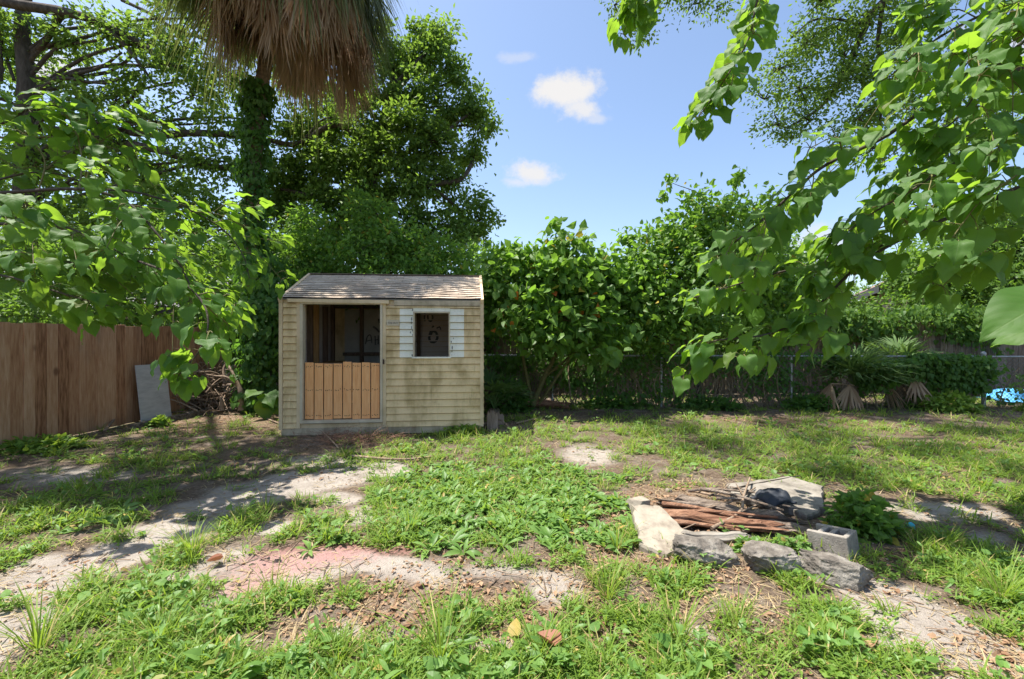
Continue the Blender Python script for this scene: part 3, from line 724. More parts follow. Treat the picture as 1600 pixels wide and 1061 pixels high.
def house(name, corner, e, inw, L, D, eave, ridge, wallm, roofm, label):
    corner = np.array([*corner, 0.0]); e = np.array([*e, 0.0]); e /= np.linalg.norm(e); n = np.array([*inw, 0.0]); n /= np.linalg.norm(n); z = np.array([0, 0, 1.0])
    root = empty(name, corner, label, 'house')
    q = lambda u, v, w: corner + e * u + n * v + z * w
    mb = MB(); o = .45
    v = [q(o, o, -.1), q(L - o, o, -.1), q(L - o, D - o, -.1), q(o, D - o, -.1), q(o, o, eave), q(L - o, o, eave), q(L - o, D - o, eave), q(o, D - o, eave), q(o, D / 2, ridge - .2), q(L - o, D / 2, ridge - .2)]
    mb.add(v, BOXF[2:]); mb.add(v, [[4, 7, 8], [5, 9, 6]]); reparent(mb.build('wall', wallm), root)
    mb = MB()
    for s in (0, 1):
        y0 = 0 if s == 0 else D
        a = [q(0, y0, eave), q(L, y0, eave), q(L, D / 2, ridge), q(0, D / 2, ridge)]
        mb.add(a + [p + z * .12 for p in a], BOXF)
    reparent(mb.build('roof', roofm), root)
    mb = MB(); beam(mb, q(0, -.03, eave + .0), q(L, -.03, eave + .0), .04, .22); beam(mb, q(0, D + .03, eave), q(L, D + .03, eave), .04, .22)
    for u in (-.02, L + .02):
        beam(mb, q(u, -.03, eave), q(u, D / 2, ridge), .04, .22); beam(mb, q(u, D + .03, eave), q(u, D / 2, ridge), .04, .22)
    reparent(mb.build('fascia', M['fasciadark']), root)
    for u in (L * .3, L * .68):
        mb = MB(); p0 = q(u, o - .03, 1.0); p1 = q(u + 1.1, o - .03, 1.0)
        beam(mb, p0 + z * .55, p1 + z * .55, .06, 1.1); reparent(mb.build('window', M['glass']), root)
    return root
house('neighbour_house', (11.35, 14.0), (2.7, 5.0), (.88, -.475), 8.0, 7.0, 2.92, 4.8, M['stucco'], M['roofbrown'], 'beige house with brown shingle roof showing between trees at right')
house('neighbour_house', (-13.5, 14.5), (1, .05), (-.05, 1), 5.2, 5.5, 2.25, 3.5, M['stucco'], M['roofgrey'], 'house with grey roof behind the left privacy fence')
house('neighbour_house', (-4.2, 16.0), (1, -.03), (.03, 1), 4.3, 5.0, 2.55, 3.1, M['maroon'], M['maroon'], 'maroon outbuilding peeking out just right of the shed roof')

# ================================================================== ROCKS AND FIRE PIT
M['rock'] = noise_mat('grey_rock', [(.3, (.055, .048, .040)), (.45, (.16, .14, .118)), (.58, (.27, .245, .21)), (.8, (.46, .42, .36))], 6, (1, 1, 1), .95, 1.0, 38, .02)
M['paleslab'] = noise_mat('pale_concrete', [(.3, (.16, .13, .10)), (.5, (.30, .26, .205)), (.8, (.39, .345, .28))], 7, (1, 1, 1), .95, .4, 80, .006)
M['greyslab'] = noise_mat('grey_concrete', [(.3, (.11, .095, .078)), (.5, (.24, .215, .18)), (.8, (.34, .31, .27))], 6, (1, 1, 1), .95, .5, 70, .008)
M['redbark'] = noise_mat('red_bark', [(.3, (.075, .034, .02)), (.48, (.23, .115, .068)), (.7, (.40, .235, .15))], 8, (.25, 3, 3), .95, 1, 22, .03)
M['greybark'] = noise_mat('weathered_log', [(.3, (.06, .042, .032)), (.48, (.19, .145, .11)), (.7, (.38, .31, .25))], 8, (.25, 3, 3), .95, 1, 22, .03)
M['rubber'] = noise_mat('black_rubber', [(.3, (.018, .021, .028)), (.7, (.045, .05, .06))], 12, (1, 1, 1), .55, .3)

def cubesphere(n):
    g = np.linspace(-1, 1, n + 1); a, b_ = np.meshgrid(g, g); V = []; Fc = []; off = 0
    for ax in range(3):
        for sg in (-1, 1):
            p = np.zeros((n + 1, n + 1, 3)); p[..., ax] = sg; p[..., (ax + 1) % 3] = a * sg; p[..., (ax + 2) % 3] = b_
            V.append(p.reshape(-1, 3))
            i = np.arange(n)[:, None] * (n + 1); j = np.arange(n)[None]
            Fc.append(np.stack([i + j, i + j + 1, i + n + 2 + j, i + n + 1 + j], -1).reshape(-1, 4) + off); off += (n + 1) ** 2
    return np.concatenate(V), np.concatenate(Fc)
CSV, CSF = cubesphere(34)
def rock(name, loc, size, rz, mat, label, group, seed, cuts=9, box_=.55, tilt=(0, 0), rough=.075, sink=.25):
    r = np.random.default_rng(seed)
    sp = CSV / np.linalg.norm(CSV, axis=1)[:, None]
    p = sp * (1 - box_) + np.clip(CSV, -.82, .82) * box_
    for k in range(cuts):
        n = r.normal(size=3); n[2] *= .6; n /= np.linalg.norm(n); d = r.uniform(.58, .82)
        e = np.maximum(0, p @ n - d); p = p - e[:, None] * n * .95
    s = np.array(size) / 2
    nz = fbm(p[:, 0] * 2.6 + seed, p[:, 1] * 2.6, p[:, 2] * 2.6, seed, 4) - .5
    nz2 = fbm(p[:, 0] * 9 + seed, p[:, 1] * 9, p[:, 2] * 9, seed + 7, 3) - .5
    p = p * (1 + rough * 3.2 * nz + rough * 2.4 * nz2)[:, None] * s
    cx, sx = math.cos(tilt[0]), math.sin(tilt[0]); cy, sy = math.cos(tilt[1]), math.sin(tilt[1])
    p = p @ np.array([[1, 0, 0], [0, cx, -sx], [0, sx, cx]]).T @ np.array([[cy, 0, sy], [0, 1, 0], [-sy, 0, cy]]).T
    mb = MB(); mb.add(p, CSF); o = mb.build(name, mat, smooth=True)
    bm = bmesh.new(); bm.from_mesh(o.data); bmesh.ops.remove_doubles(bm, verts=bm.verts, dist=1e-5); bm.to_mesh(o.data); bm.free()
    o.location = (float(loc[0]), float(loc[1]), float(gh(loc[0], loc[1])) + size[2] * (.5 - sink)); o.rotation_euler = (0, 0, rz)
    return tag(o, label, 'rock', group)
import bmesh
GP = 'rocks and concrete pieces ringing the fire pit'
rock('rock', G(1102, 874), (.45, .30, .20), -.42, M['rock'], 'dark grey rock beside the pale flat slab', GP, 3)
rock('rock', G(1200, 890), (.37, .27, .19), -.05, M['rock'], 'middle rounded grey rock along the front edge of the pit', GP, 8)
rock('rock', G(1303, 908), (.40, .27, .20), -.45, M['rock'], 'grey rock nearest the cinder block at the right front corner', GP, 15)
rock('concrete_chunk', G(996, 796), (.21, .15, .13), .3, M['paleslab'], 'small pale concrete chunk at the left corner of the pit', GP, 21, 6, .8, (0, 0), .02)
def slab(name, pts, th, mat, label, seed, tilt=None, lift=0.0):
    """broken flat slab: outline on the ground, thickness th, ragged edge"""
    c = np.mean([p[:2] for p in pts], 0); p = np.array([q[:2] for q in pts]) - c
    ring = []
    n = len(p)
    r = np.random.default_rng(seed)
    for k in range(n):
        a, b_ = p[k], p[(k + 1) % n]
        for t in np.linspace(0, 1, 9)[:-1]: ring.append(a + (b_ - a) * t + r.normal(0, .008, 2))
    ring = np.array(ring); m = len(ring); V = []; rows = [(.92, -th), (1.0, -th * .75), (1.01, -th * .2), (.985, 0.0), (.8, .004), (.6, .004), (.4, .004), (.2, .004)]
    sm = np.array([(ring[(np.arange(-6, 7) + q) % m]).mean(0) for q in range(m)])
    for s, z in rows:
        q = (ring if s > .9 else sm) * s; V.append(np.column_stack([q, z + .022 * (fbm(q[:, 0] * 9, q[:, 1] * 9, 0, seed, 4) - .5)]))
    V = np.concatenate(V); i = np.arange(len(rows) - 1)[:, None] * m; j = np.arange(m)[None]; j2 = (j + 1) % m
    Fq = np.stack([i + j, i + j2, i + m + j2, i + m + j], -1).reshape(-1, 4)
    if tilt is not None: V[:, 2] += V[:, 0] * tilt[0] + V[:, 1] * tilt[1]
    mb = MB(); mb.add(V, Fq)
    last = (len(rows) - 1) * m
    cv = np.vstack([V[last:last + m], V[last:last + m].mean(0)[None]]); jj = np.arange(m)
    mb.add(cv, np.stack([jj, (jj + 1) % m, np.full(m, m)], -1))
    o = mb.build(name, mat); o.location = (c[0], c[1], float(gh(*c)) + lift)
    return tag(o, label, 'concrete slab', GP)
slab('broken_slab', [G(987, 812), G(1003, 858), G(1045, 872), G(1078, 846), G(1030, 812)], .09, M['paleslab'], 'pale flat concrete slab at the left front of the pit', 4, (-.02, .16), .08)
slab('broken_slab', [G(1137, 772), G(1150, 790), G(1215, 800), G(1262, 818), G(1288, 806), G(1284, 775), G(1235, 762)], .07, M['greyslab'], 'large grey concrete slab at the back of the pit', 9, (0, .05), .065)

def bark_log(name, a, c, r, mat, label, seed, half=False, flat=.8, cat='log'):
    a = np.asarray(a, float); c = np.asarray(c, float); n = 34; k = 40
    d = c - a; L = np.linalg.norm(d); d /= L; s = np.cross(d, [0, 0, 1]); s /= np.linalg.norm(s); u = np.cross(s, d)
    t = np.linspace(0, 1, n); ang = np.linspace(0, 2 * np.pi, k, endpoint=False)
    T, A = np.meshgrid(t, ang, indexing='ij')
    ridg = fbm(np.cos(A) * 5 + seed, np.sin(A) * 5, T * L * 2.2, seed, 4) - .5
    rr = r * (1 + 1.25 * ridg + .3 * (fbm(A * 1.2, T * 4, 0, seed + 3, 2) - .5)) * (1 - .25 * T)
    rr = rr * np.where((T < .02) | (T > .98), .8, 1)
    V = a + d * (T * L)[..., None] + (s * (rr * np.cos(A))[..., None]) + u * (rr * flat * np.sin(A) * np.where((np.sin(A) < 0) & half, .2, 1))[..., None]
    jag = (vnoise(A * 2.6, A * 0 + seed, 0, seed + 9) - .5) * .42 * np.clip(np.abs(T - .5) * 4 - 1.2, 0, 1) * np.sign(T - .5) * min(1, L)
    V = V + d * jag[..., None]
    V[..., 2] += .05 * (fbm(T * 3, T * 0 + seed, 0, 2, 2) - .5)
    mb = MB(); i = np.arange(n - 1)[:, None] * k; j = np.arange(k)[None]; j2 = (j + 1) % k
    mb.add((V - a).reshape(-1, 3), np.stack([i + j, i + j2, i + k + j2, i + k + j], -1).reshape(-1, 4))
    for e, fl in ((0, 1), (n - 1, 0)):
        cv = np.vstack([V[e] - a, V[e].mean(0)[None] - a]); jj = np.arange(k)
        mb.add(cv, np.stack([(jj + 1) % k, jj, np.full(k, k)] if fl else [jj, (jj + 1) % k, np.full(k, k)], -1))
    o = mb.build(name, mat, smooth=True); o.location = a
    return tag(o, label, cat)
bark_log('bark_log', G(1013, 812, .045), G(1208, 840, .045), .085, M['redbark'], 'thick reddish brown bark log lying in the fire pit', 3, False, .5)
bark_log('bark_log', G(1048, 792, .05), G(1235, 826, .05), .085, M['greybark'], 'weathered grey brown log behind the reddish log', 6, False, .5)
bark_log('bark_log', G(1068, 845, .03), G(1165, 850, .03), .05, M['greyslab'], 'short pale grey log between the slab and the sticks', 9)
bark_log('bark_log', G(1215, 836, .03), G(1295, 850, .03), .045, M['greybark'], 'short dark log pointing at the cinder block', 12)
bark_log('bark_log', G(832, 637, .08), G(886, 639, .08), .10, M['redbark'], 'brown log lying on the grass before the back fence', 17)

def stick(name, pts, r, label, forks=(), mat='stick', cat='stick'):
    base = np.asarray(pts[0], float); mb = MB()
    L = smooth_line(pts, 14) - base; tube(mb, L, np.linspace(r, r * .55, 14) * RG.uniform(.85, 1.15, 14), 7)
    for f in forks: 
        q = smooth_line(f, 10) - base; tube(mb, q, np.linspace(r * .6, r * .25, 10), 6)
    o = mb.build(name, M[mat], smooth=True); o.location = base
    return tag(o, label, cat)
stick('forked_stick', [G(1112, 838, 0.055), G(1155, 822, 0.094), G(1162, 800, 0.121), G(1172, 772, 0.143)], .014, 'forked bare stick standing up across the logs', [[G(1155, 822, 0.094), G(1190, 806, 0.088), G(1215, 805, 0.066)], [G(1162, 800, 0.121), G(1150, 776, 0.110)], [G(1140, 830, 0.077), G(1165, 828, 0.044)]])
stick('dead_stick', [G(1108, 790, 0.077), G(1170, 775, 0.088), G(1250, 760, 0.094)], .009, 'thin dark stick lying over the large grey slab', mat='bark')
stick('dead_stick', [G(1085, 775, 0.033), G(1120, 790, 0.077), G(1165, 800, 0.083)], .013, 'bent brown stick across the top of the log pile', [[G(1120, 790, 0.077), G(1140, 776, 0.110)]])
stick('dead_stick', [G(1100, 812, 0.088), G(1150, 800, 0.094), G(1180, 780, 0.088)], .010, 'grey stick lying slantwise on the weathered log')
stick('dead_stick', [G(1060, 800, 0.066), G(1100, 826, 0.066), G(1125, 842, 0.033)], .008, 'slim stick slanting over the reddish log')
stick('dead_stick', [G(1025, 835, 0.028), G(1060, 838, 0.055), G(1110, 822, 0.072)], .006, 'very thin twig in front of the reddish log')
for q, (a, c, r) in enumerate((((1035, 800, .12), (1190, 838, .16), .02), ((1050, 815, .14), (1215, 832, .18), .016), ((1095, 785, .2), (1225, 822, .2), .018), ((1030, 822, .05), (1160, 842, .10), .022), ((1120, 800, .2), (1250, 815, .16), .012), ((1150, 838, .05), (1270, 842, .08), .02), ((1075, 778, .1), (1180, 790, .2), .014), ((1140, 775, .14), (1215, 806, .2), .009))):
    A, C = G(a[0], a[1], a[2] * .55), G(c[0], c[1], c[2] * .5); stick('bark_strip', [A, A * .6 + C * .4 + [0, .02, .015], C], r, ('split bark strip on top of the reddish log', 'narrow bark strip lying along the weathered log', 'bark strip pointing at the black rubber scrap', 'bark strip on the ground along the front of the reddish log', 'slender bark strip reaching the large grey slab', 'bark strip lying towards the cinder block', 'bark strip behind the weathered log', 'short bark strip below the large grey slab')[q], mat='redbark' if q in (0, 1, 3) else 'greybark', cat='bark strip')
stick('dead_stick', [G(1190, 790, 0.088), G(1205, 812, 0.077), G(1225, 830, 0.055)], .010, 'dark stick beside the black rubber scrap', mat='bark')
# cinder block, standing with its open core towards the sky
def cinder_block():
    root = G(1305, 868)
    mb = MB(); L, W, Hh, t = .235, .175, .175, .032
    box(mb, (-L / 2, -W / 2, 0), (L / 2, -W / 2 + t, Hh)); box(mb, (-L / 2, W / 2 - t, 0), (L / 2, W / 2, Hh)); box(mb, (L / 2 - t, -W / 2 + t, 0), (L / 2, W / 2 - t, Hh)); box(mb, (-L / 2 + .055, -W / 2 + t, 0), (-L / 2 + .055 + t, W / 2 - t, Hh))
    box(mb, (-.005, -W / 2 + t, 0), (.025, W / 2 - t, Hh * .97))
    o = mb.build('cinder_block', M['block']); md = o.modifiers.new('b', 'BEVEL'); md.width = .006; md.segments = 2
    o.location = (root[0], root[1], root[2] - .03); o.rotation_euler = (.04, -.12, -.95)
    tag(o, 'grey hollow cinder block at the right end of the fire pit', 'cinder block', GP)
cinder_block()
def draped(name, loc, sx, sy, hgt, mat, label, cat, seed, rz=0, th=.012):
    n = 26; g = np.linspace(-1, 1, n); X, Y = np.meshgrid(g, g)
    rad = np.clip(1.05 - (np.abs(X) ** 2.6 + np.abs(Y) ** 2.6), 0, 1) ** .55
    Z = hgt * rad * (.75 + .7 * (fbm(X * 1.8 + seed, Y * 1.8, 0, seed, 3) - .4))
    wob = 1 + .18 * (fbm(X * 1.5 + 3, Y * 1.5 + seed, 0, seed + 2, 2) - .5) - .12 * (np.abs(X * Y))
    V = np.stack([X * sx * wob, Y * sy * wob, Z], -1).reshape(-1, 3)
    i = np.arange(n - 1)[:, None] * n; j = np.arange(n - 1)[None]
    f = np.stack([i + j, i + j + 1, i + n + j + 1, i + n + j], -1).reshape(-1, 4)
    mb = MB(); mb.add(V, f); o = mb.build(name, mat, smooth=True); md = o.modifiers.new('s', 'SOLIDIFY'); md.thickness = th
    o.location = [float(q) for q in loc]; o.rotation_euler = (0, 0, rz)
    return tag(o, label, cat)
draped('rubber_scrap', G(1207, 802, .10), .15, .12, .10, M['rubber'], 'crumpled black rubber scrap lying on the log pile', 'scrap', 5, .3)
M['bluetarp'] = noise_mat('blue_tarp', [(.3, (.05, .26, .55)), (.6, (.12, .42, .72)), (.85, (.35, .62, .82))], 6, (1, 1, 1), .45, .4, 14, .03)
draped('blue_tarp', (11.75, 10.3, .02), .95, .5, .27, M['bluetarp'], 'crumpled bright blue tarp beyond the right chain link fence', 'tarp', 3, -.05, .01)

# ================================================================== LEFT CORNER PROPS
M['greyboard'] = noise_mat('grey_board', [(.3, (.36, .34, .335)), (.6, (.48, .46, .45)), (.85, (.56, .54, .53))], 4, (1, 1, 4), .8, .1)
def leaning_board():
    mb = MB(); w, h, t = .52, .98, .018
    box(mb, (-w / 2, -t / 2, 0), (w / 2, t / 2, h)); o = mb.build('leaning_board', M['greyboard']); md = o.modifiers.new('b', 'BEVEL'); md.width = .003
    o.location = (-6.07, 7.78, 0.0); o.rotation_euler = (-.14, 0, math.radians(76))
    tag(o, 'flat grey board leaning against the privacy fence', 'board')
leaning_board()
def timber(name, pts, w, h, label):
    b0 = np.asarray(pts[0]); mb = MB()
    for k in range(len(pts) - 1): beam(mb, np.asarray(pts[k]) - b0, np.asarray(pts[k + 1]) - b0, w, h)
    o = mb.build(name, M['greybark']); o.location = b0
    md = o.modifiers.new('b', 'BEVEL'); md.width = .012; md.segments = 2
    tag(o, label, 'timber')
timber('edging_timber', [G(206, 669, .03), G(325, 645, .03)], .09, .09, 'brown edging timber on the ground below the grey board')
timber('edging_timber', [G(330, 648, .03), G(424, 633, .03)], .07, .07, 'thinner edging timber running on towards the shed')
stick('dead_stick', [G(163, 676, .03), G(182, 664, .14), G(196, 655, .24), G(206, 648, .30)], .02, 'short stick propped at the foot of the privacy fence')
stick('dead_stick', [G(410, 654, .02), G(436, 664, .02)], .018, 'pale stick lying by the left corner of the shed')
stick('leaning_branch', [P(377, 641, 8.5), P(376, 610, 8.52), P(366, 585, 8.6), P(352, 566, 8.7)], .055, 'thick tan branch leaning up out of the brush pile', [[P(372, 604, 8.55), P(355, 590, 8.5), P(340, 588, 8.5), P(322, 585, 8.5)], [P(352, 600, 8.5), P(349, 580, 8.6), P(353, 566, 8.7)]], cat='branch')
stick('cut_stake', [P(347, 641, 8.5), P(346, 620, 8.5)], .05, 'short pale cut stub in the brush pile', cat='stake')
def brush_pile():
    mb = MB(); c = P(325, 625, 8.9)
    for k in range(210):
        a = np.array([rnd.gauss(0, .32), rnd.gauss(0, .3), 0]); z = rnd.random() ** 1.5 * .8 * math.exp(-(a[0] ** 2) / .5)
        d = np.array([rnd.gauss(0, 1), rnd.gauss(0, 1), rnd.gauss(.1, .5)]); d /= np.linalg.norm(d); L = rnd.uniform(.3, .85)
        p = a + [0, 0, z + .03]; q = p + d * L; q[2] = max(q[2], .02); m = (p + q) / 2 + np.array([rnd.gauss(0, .07), rnd.gauss(0, .07), abs(rnd.gauss(0, .1))])
        tube(mb, smooth_line([p, m, q], 7), np.linspace(rnd.uniform(.006, .02), .004, 7), 5)
    o = mb.build('brush_pile', M['stick'], smooth=True); o.location = (c[0], c[1], 0)
    return tag(o, 'heap of dead reddish branches between fence and shed', 'brush pile')
brush_pile()
M['plank'] = noise_mat('rotten_plank', [(.25, (.11, .075, .055)), (.55, (.25, .185, .14)), (.85, (.38, .30, .25))], 8, (3, 3, .5), .95, .7, 25, .01)
def old_plank(loc, w, h, rz, tilt, label):
    n = 9; mb = MB(); xs = np.linspace(-w / 2, w / 2, n); tops = h * np.array([.72, .95, .83, 1, .9, .98, .78, .86, .7])
    for k in range(n - 1):
        mb.add([[xs[k], -.03, 0], [xs[k + 1], -.03, 0], [xs[k + 1], .03, 0], [xs[k], .03, 0], [xs[k], -.025, tops[k]], [xs[k + 1], -.025, tops[k + 1]], [xs[k + 1], .025, tops[k + 1]], [xs[k], .025, tops[k]]], BOXF)
    o = mb.build('rotten_plank', M['plank']); o.location = loc; o.rotation_euler = (tilt, 0, rz)
    tag(o, label, 'plank')
old_plank((-.30, 7.02, -.02), .17, .34, .25, -.12, 'splintered rotten plank standing at the right corner of the shed')
old_plank((-.24, 7.35, -.02), .22, .26, .1, -.2, 'second rotten plank propped behind the splintered one')
stick('dead_stick', [G(757, 669, .05), G(778, 668, .10), G(792, 674, .07), G(803, 686, .02)], .014, 'crooked pale stick on the grass at the right corner of the shed')
stick('dead_stick', [G(806, 667, .02), G(846, 657, .05)], .016, 'straight tan stick lying on the grass right of the shed')
stick('dead_stick', [G(548, 714, .03), G(605, 722, .04), G(640, 722, .04), G(676, 717, .03)], .017, 'long reddish stick lying on the sand before the half door', mat='stick')
stick('dead_stick', [G(505, 686, .10), G(520, 697, .06), G(529, 703, .03)], .012, 'short pale stick by the dry red twigs', [[G(540, 690, .03), P(545, 672, 6.2)]])
stick('vine_stem', [P(892, 627, 9.0), P(888, 580, 9.3), P(891, 557, 9.4), P(905, 552, 9.5)], .014, 'looping pale vine stem rising from the grass to the chain link fence', [[P(892, 627, 9.0), P(905, 640, 8.8), P(912, 645, 8.7)]], 'twig', 'vine')
def dry_twigs():
    mb = MB(); c = G(545, 690)
    for k in range(150):
        a = rnd.uniform(-math.pi, math.pi); el = rnd.uniform(.05, .8); L = rnd.uniform(.15, .5)
        p = np.array([rnd.gauss(0, .30), rnd.gauss(0, .14), .01]); d = np.array([math.cos(a) * math.cos(el), math.sin(a) * math.cos(el) * .7, math.sin(el) * .55])
        q = p + d * L; tube(mb, [p, p + d * L * .5 + [0, 0, .03], q], [.003, .0024, .0012], 3)
        for z in range(3):
            s0 = p + d * L * rnd.uniform(.4, 1); dd = d + np.array([rnd.gauss(0, .6), rnd.gauss(0, .6), rnd.gauss(0, .4)]); tube(mb, [s0, s0 + dd * .1], [.0018, .001], 3)
    o = mb.build('dry_twigs', noise_mat('red_twig', [(.3, (.17, .085, .055)), (.7, (.36, .215, .145))], 20)); o.location = c
    tag(o, 'tangle of dry reddish twigs in front of the half door', 'twigs')
dry_twigs()
M['bluecap'] = noise_mat('blue_plastic', [(.3, (.03, .36, .50)), (.7, (.06, .48, .62))], 5, (1, 1, 1), .35, .0)
mb = MB(); tube(mb, [(0, 0, 0), (0, 0, .03), (0, 0, .034)], [.028, .026, .02], 14); o = mb.build('bottle_cap', M['bluecap'], smooth=True); o.location = G(1420, 832, .02); o.rotation_euler = (.9, .2, 0)
tag(o, 'small turquoise bottle cap on the grass right of the cinder block', 'cap')
M['scrap'] = noise_mat('pale_scrap', [(.3, (.55, .53, .50)), (.7, (.68, .66, .63))], 5, (1, 1, 1), .8, .2)
def curl(name, loc, s, mat, label, cat, rz, seed):
    t = BIG[3]; mb = MB(); v = t[0].copy() * s; v[:, 2] = .9 * np.abs(v[:, 0]) + .25 * s * (v[:, 1] / s - .5) ** 2
    mb.add(v, t[1]); o = mb.build(name, mat, smooth=True); o.location = loc; o.rotation_euler = (.12, .15, rz); tag(o, label, cat)
M['redleaf'] = leaf_mat('red_dead_leaf', (.22, .085, .05), (.32, .14, .08), (.3, .12, .05), .2, .3, .5)
curl('dry_leaf', G(866, 1030, .07), .11, M['redleaf'], 'large curled reddish dead leaf at the bottom edge of the photo', 'leaf', .8, 1)
curl('dry_leaf', G(345, 884, .03), .08, M['redleaf'], 'reddish dead leaf beside the pink stained sand', 'leaf', 2.2, 2)
curl('dry_leaf', G(1358, 1012, .02), .08, M['litter'], 'tan dead leaf on the bare sand at lower right', 'leaf', 2.6, 3)
for (px, py, s, lb) in ((725, 723, .09, 'pale stone chip in the weeds before the shed'), (1045, 768, .07, 'whitish stone chip behind the small concrete chunk'), (1262, 800, .13, 'sunlit broken concrete piece on the grey slab'), (1425, 637, .16, 'pale stone on the grass before the palmetto')):
    rock('stone_chip', G(px, py, .03), (s, s * .7, s * .5), rnd.random() * 3, M['paleslab'], lb, 'loose stone chips', int(px), 5, .5, (0, 0), .05)
# ================================================================== TREES
UP = np.array([0, 0, 1.0])
def rand_dirs(n):
    v = RG.normal(size=(n, 3)); return unit(v)

def crown_leaves(lobes, n, size, clump_r, tmpl, mb, mat=0, per=45, up=.7, droop=.35, flat=.65, hollow=.45):
    """lobes: (centre, radii). Leaves in twig-end clumps spread through each lobe."""
    vol = np.array([(r[0] * r[1] * r[2]) ** (2 / 3) for c, r in lobes]); vol /= vol.sum()
    out = []
    for (c, r), w in zip(lobes, vol):
        m = max(3, int(n * w / per)); d = rand_dirs(m); rad = hollow + (1 - hollow) * RG.random(m) ** .6
        cl = np.asarray(c) + d * rad[:, None] * np.asarray(r)
        k = int(per * RG.uniform(.85, 1.15))
        sz = clump_r * RG.uniform(.55, 1.35, m)
        p = cl[:, None, :] + RG.normal(size=(m, k, 3)) * (sz[:, None, None] * np.array([1, 1, flat]))
        outw = unit(p - cl[:, None, :] + d[:, None, :] * .25)
        p = p.reshape(-1, 3); outw = outw.reshape(-1, 3)
        nrm = unit(RG.normal(size=p.shape) * .75 + UP * up + outw * .3)
        dr = unit(outw * .8 + RG.normal(size=p.shape) * .7 - UP * droop)
        s = size * RG.uniform(.65, 1.25, len(p))
        if isinstance(tmpl, list):
            pick = RG.integers(0, len(tmpl), len(p))
            for q, t in enumerate(tmpl):
                z = pick == q; scatter(mb, t, p[z], frames(dr[z], nrm[z]), s[z], mat)
        else: scatter(mb, tmpl, p, frames(dr, nrm), s, mat)
        out.append(cl)
    return out

def lobes_px(lst, ry=None):
    out = []
    for L in lst:
        px, py, Y, rx, rz = L[:5]
        a, c = rx * Y / F, rz * Y / F
        out.append((P(px, py, Y), (a, ry if ry else (a + c) / 2, c)))
    return out

def limb_curve(a, b_, sagz=.0, n=10, wob=.12):
    a = np.asarray(a, float); b_ = np.asarray(b_, float); L = np.linalg.norm(b_ - a)
    p = [a, a + (b_ - a) * .35 + RG.normal(0, wob * L * .4, 3) + UP * sagz * L, a + (b_ - a) * .7 + RG.normal(0, wob * L * .4, 3) + UP * sagz * L * .6, b_]
    return smooth_line(p, n)

def tree(name, label, cat, base, trunk, r0, r1, lobes, leafmat, n, size, clump_r, tmpl=SMALL, limbs=(), group=None, per=45, barkm='bark', twigs=7, mats=None, extra=None, hollow=.45, up=.7, autolimb=True, droop=.35, limb_r=.5, skip=0):
    base = np.array([base[0], base[1], float(gh(base[0], base[1]))]) if len(base) == 2 else np.asarray(base, float)
    root = empty(name, base, label, cat, group)
    mb = MB(); tl = smooth_line(trunk, 24); tube(mb, tl, np.linspace(r0, r1, 24) * (1 + .9 * np.exp(-np.linspace(0, 24, 24) * .9) * .5), 12, jitter=.07)
    reparent(mb.build('trunk', M[barkm], smooth=True), root)
    lb = MB()
    for pts, ra, rb in limbs: tube(lb, smooth_line(pts, 16), np.linspace(ra, rb, 16), 7, jitter=.08)
    cm = MB(); cl = crown_leaves(lobes, n, size, clump_r, tmpl, cm, per=per, hollow=hollow, up=up, droop=droop)
    for q_, ((c, r), cc) in enumerate(zip(lobes, cl)):
        c = np.asarray(c)
        if autolimb and q_ < len(lobes) - skip:
            k = int(np.argmin(np.linalg.norm(tl - c - UP * -.2 * 0, axis=1) + np.where(tl[:, 2] > c[2], 1.5, 0)))
            k = min(k, 22); q = limb_curve(tl[max(2, k - 2)], c, .06); rr = r1 * limb_r
            tube(lb, q, np.linspace(rr, rr * .3, len(q)), 6)
        for t in cc[:twigs]:
            q = limb_curve(c, t, .03, 6); tube(lb, q, np.linspace(max(.010, r1 * .14), .004, 6), 4)
    if lb.n: reparent(lb.build('limbs', M[barkm], smooth=True), root)
    if extra: extra(cm)
    reparent(cm.build('crown', mats or M[leafmat], smooth=False), root)
    return root

# --- tall oak left of the palm, limbs reaching across the upper left
D = 13.0
LO = lobes_px([(40, 50, D, 60, 35), (120, 60, D, 45, 30), (185, 50, 12.5, 50, 40), (260, 25, 13, 40, 28), (300, 75, 13, 40, 28), (340, 30, 13, 40, 30), (220, 110, 12.6, 38, 26), (300, 150, 13, 50, 30), (340, 120, 13.5, 40, 35), (180, 160, 13, 50, 28), (240, 190, 12.6, 55, 25), (360, 190, 13, 35, 40),
                 (120, 150, 13, 40, 30), (45, 110, 13.5, 40, 35), (20, 170, 13, 30, 30), (330, 250, 12.7, 55, 35), (250, 260, 13, 60, 40), (420, 260, 13.4, 50, 50), (440, 190, 13.6, 40, 30), (190, 240, 13, 60, 40), (300, 320, 13, 70, 40), (200, 330, 13, 80, 50), (60, 250, 13, 70, 50), (420, 340, 13.2, 40, 50), (340, 390, 13, 60, 50), (80, 360, 13, 90, 60), (390, 60, 13.5, 40, 40), (280, 110, 14, 30, 25), (460, 120, 14.5, 40, 35), (-60, 120, 13, 60, 90), (-50, 280, 13, 60, 80)])
LO += [(np.array([x, y, z]), (r, r, r * .6)) for x, y, z, r in ((-7.2, 6.0, 7.6, .9), (-5.6, 6.5, 8.0, .9), (-6.2, 5.2, 7.2, .8), (-8.2, 7.4, 9.0, 1.0), (-5.0, 7.6, 9.0, .9), (-7.6, 5.0, 7.0, .8), (-8.8, 6.0, 8.0, 1.0), (-6.6, 7.0, 8.6, .9), (-7.0, 4.4, 6.4, .7))]  # unseen lobes above the view, added to cast shade on the left ground
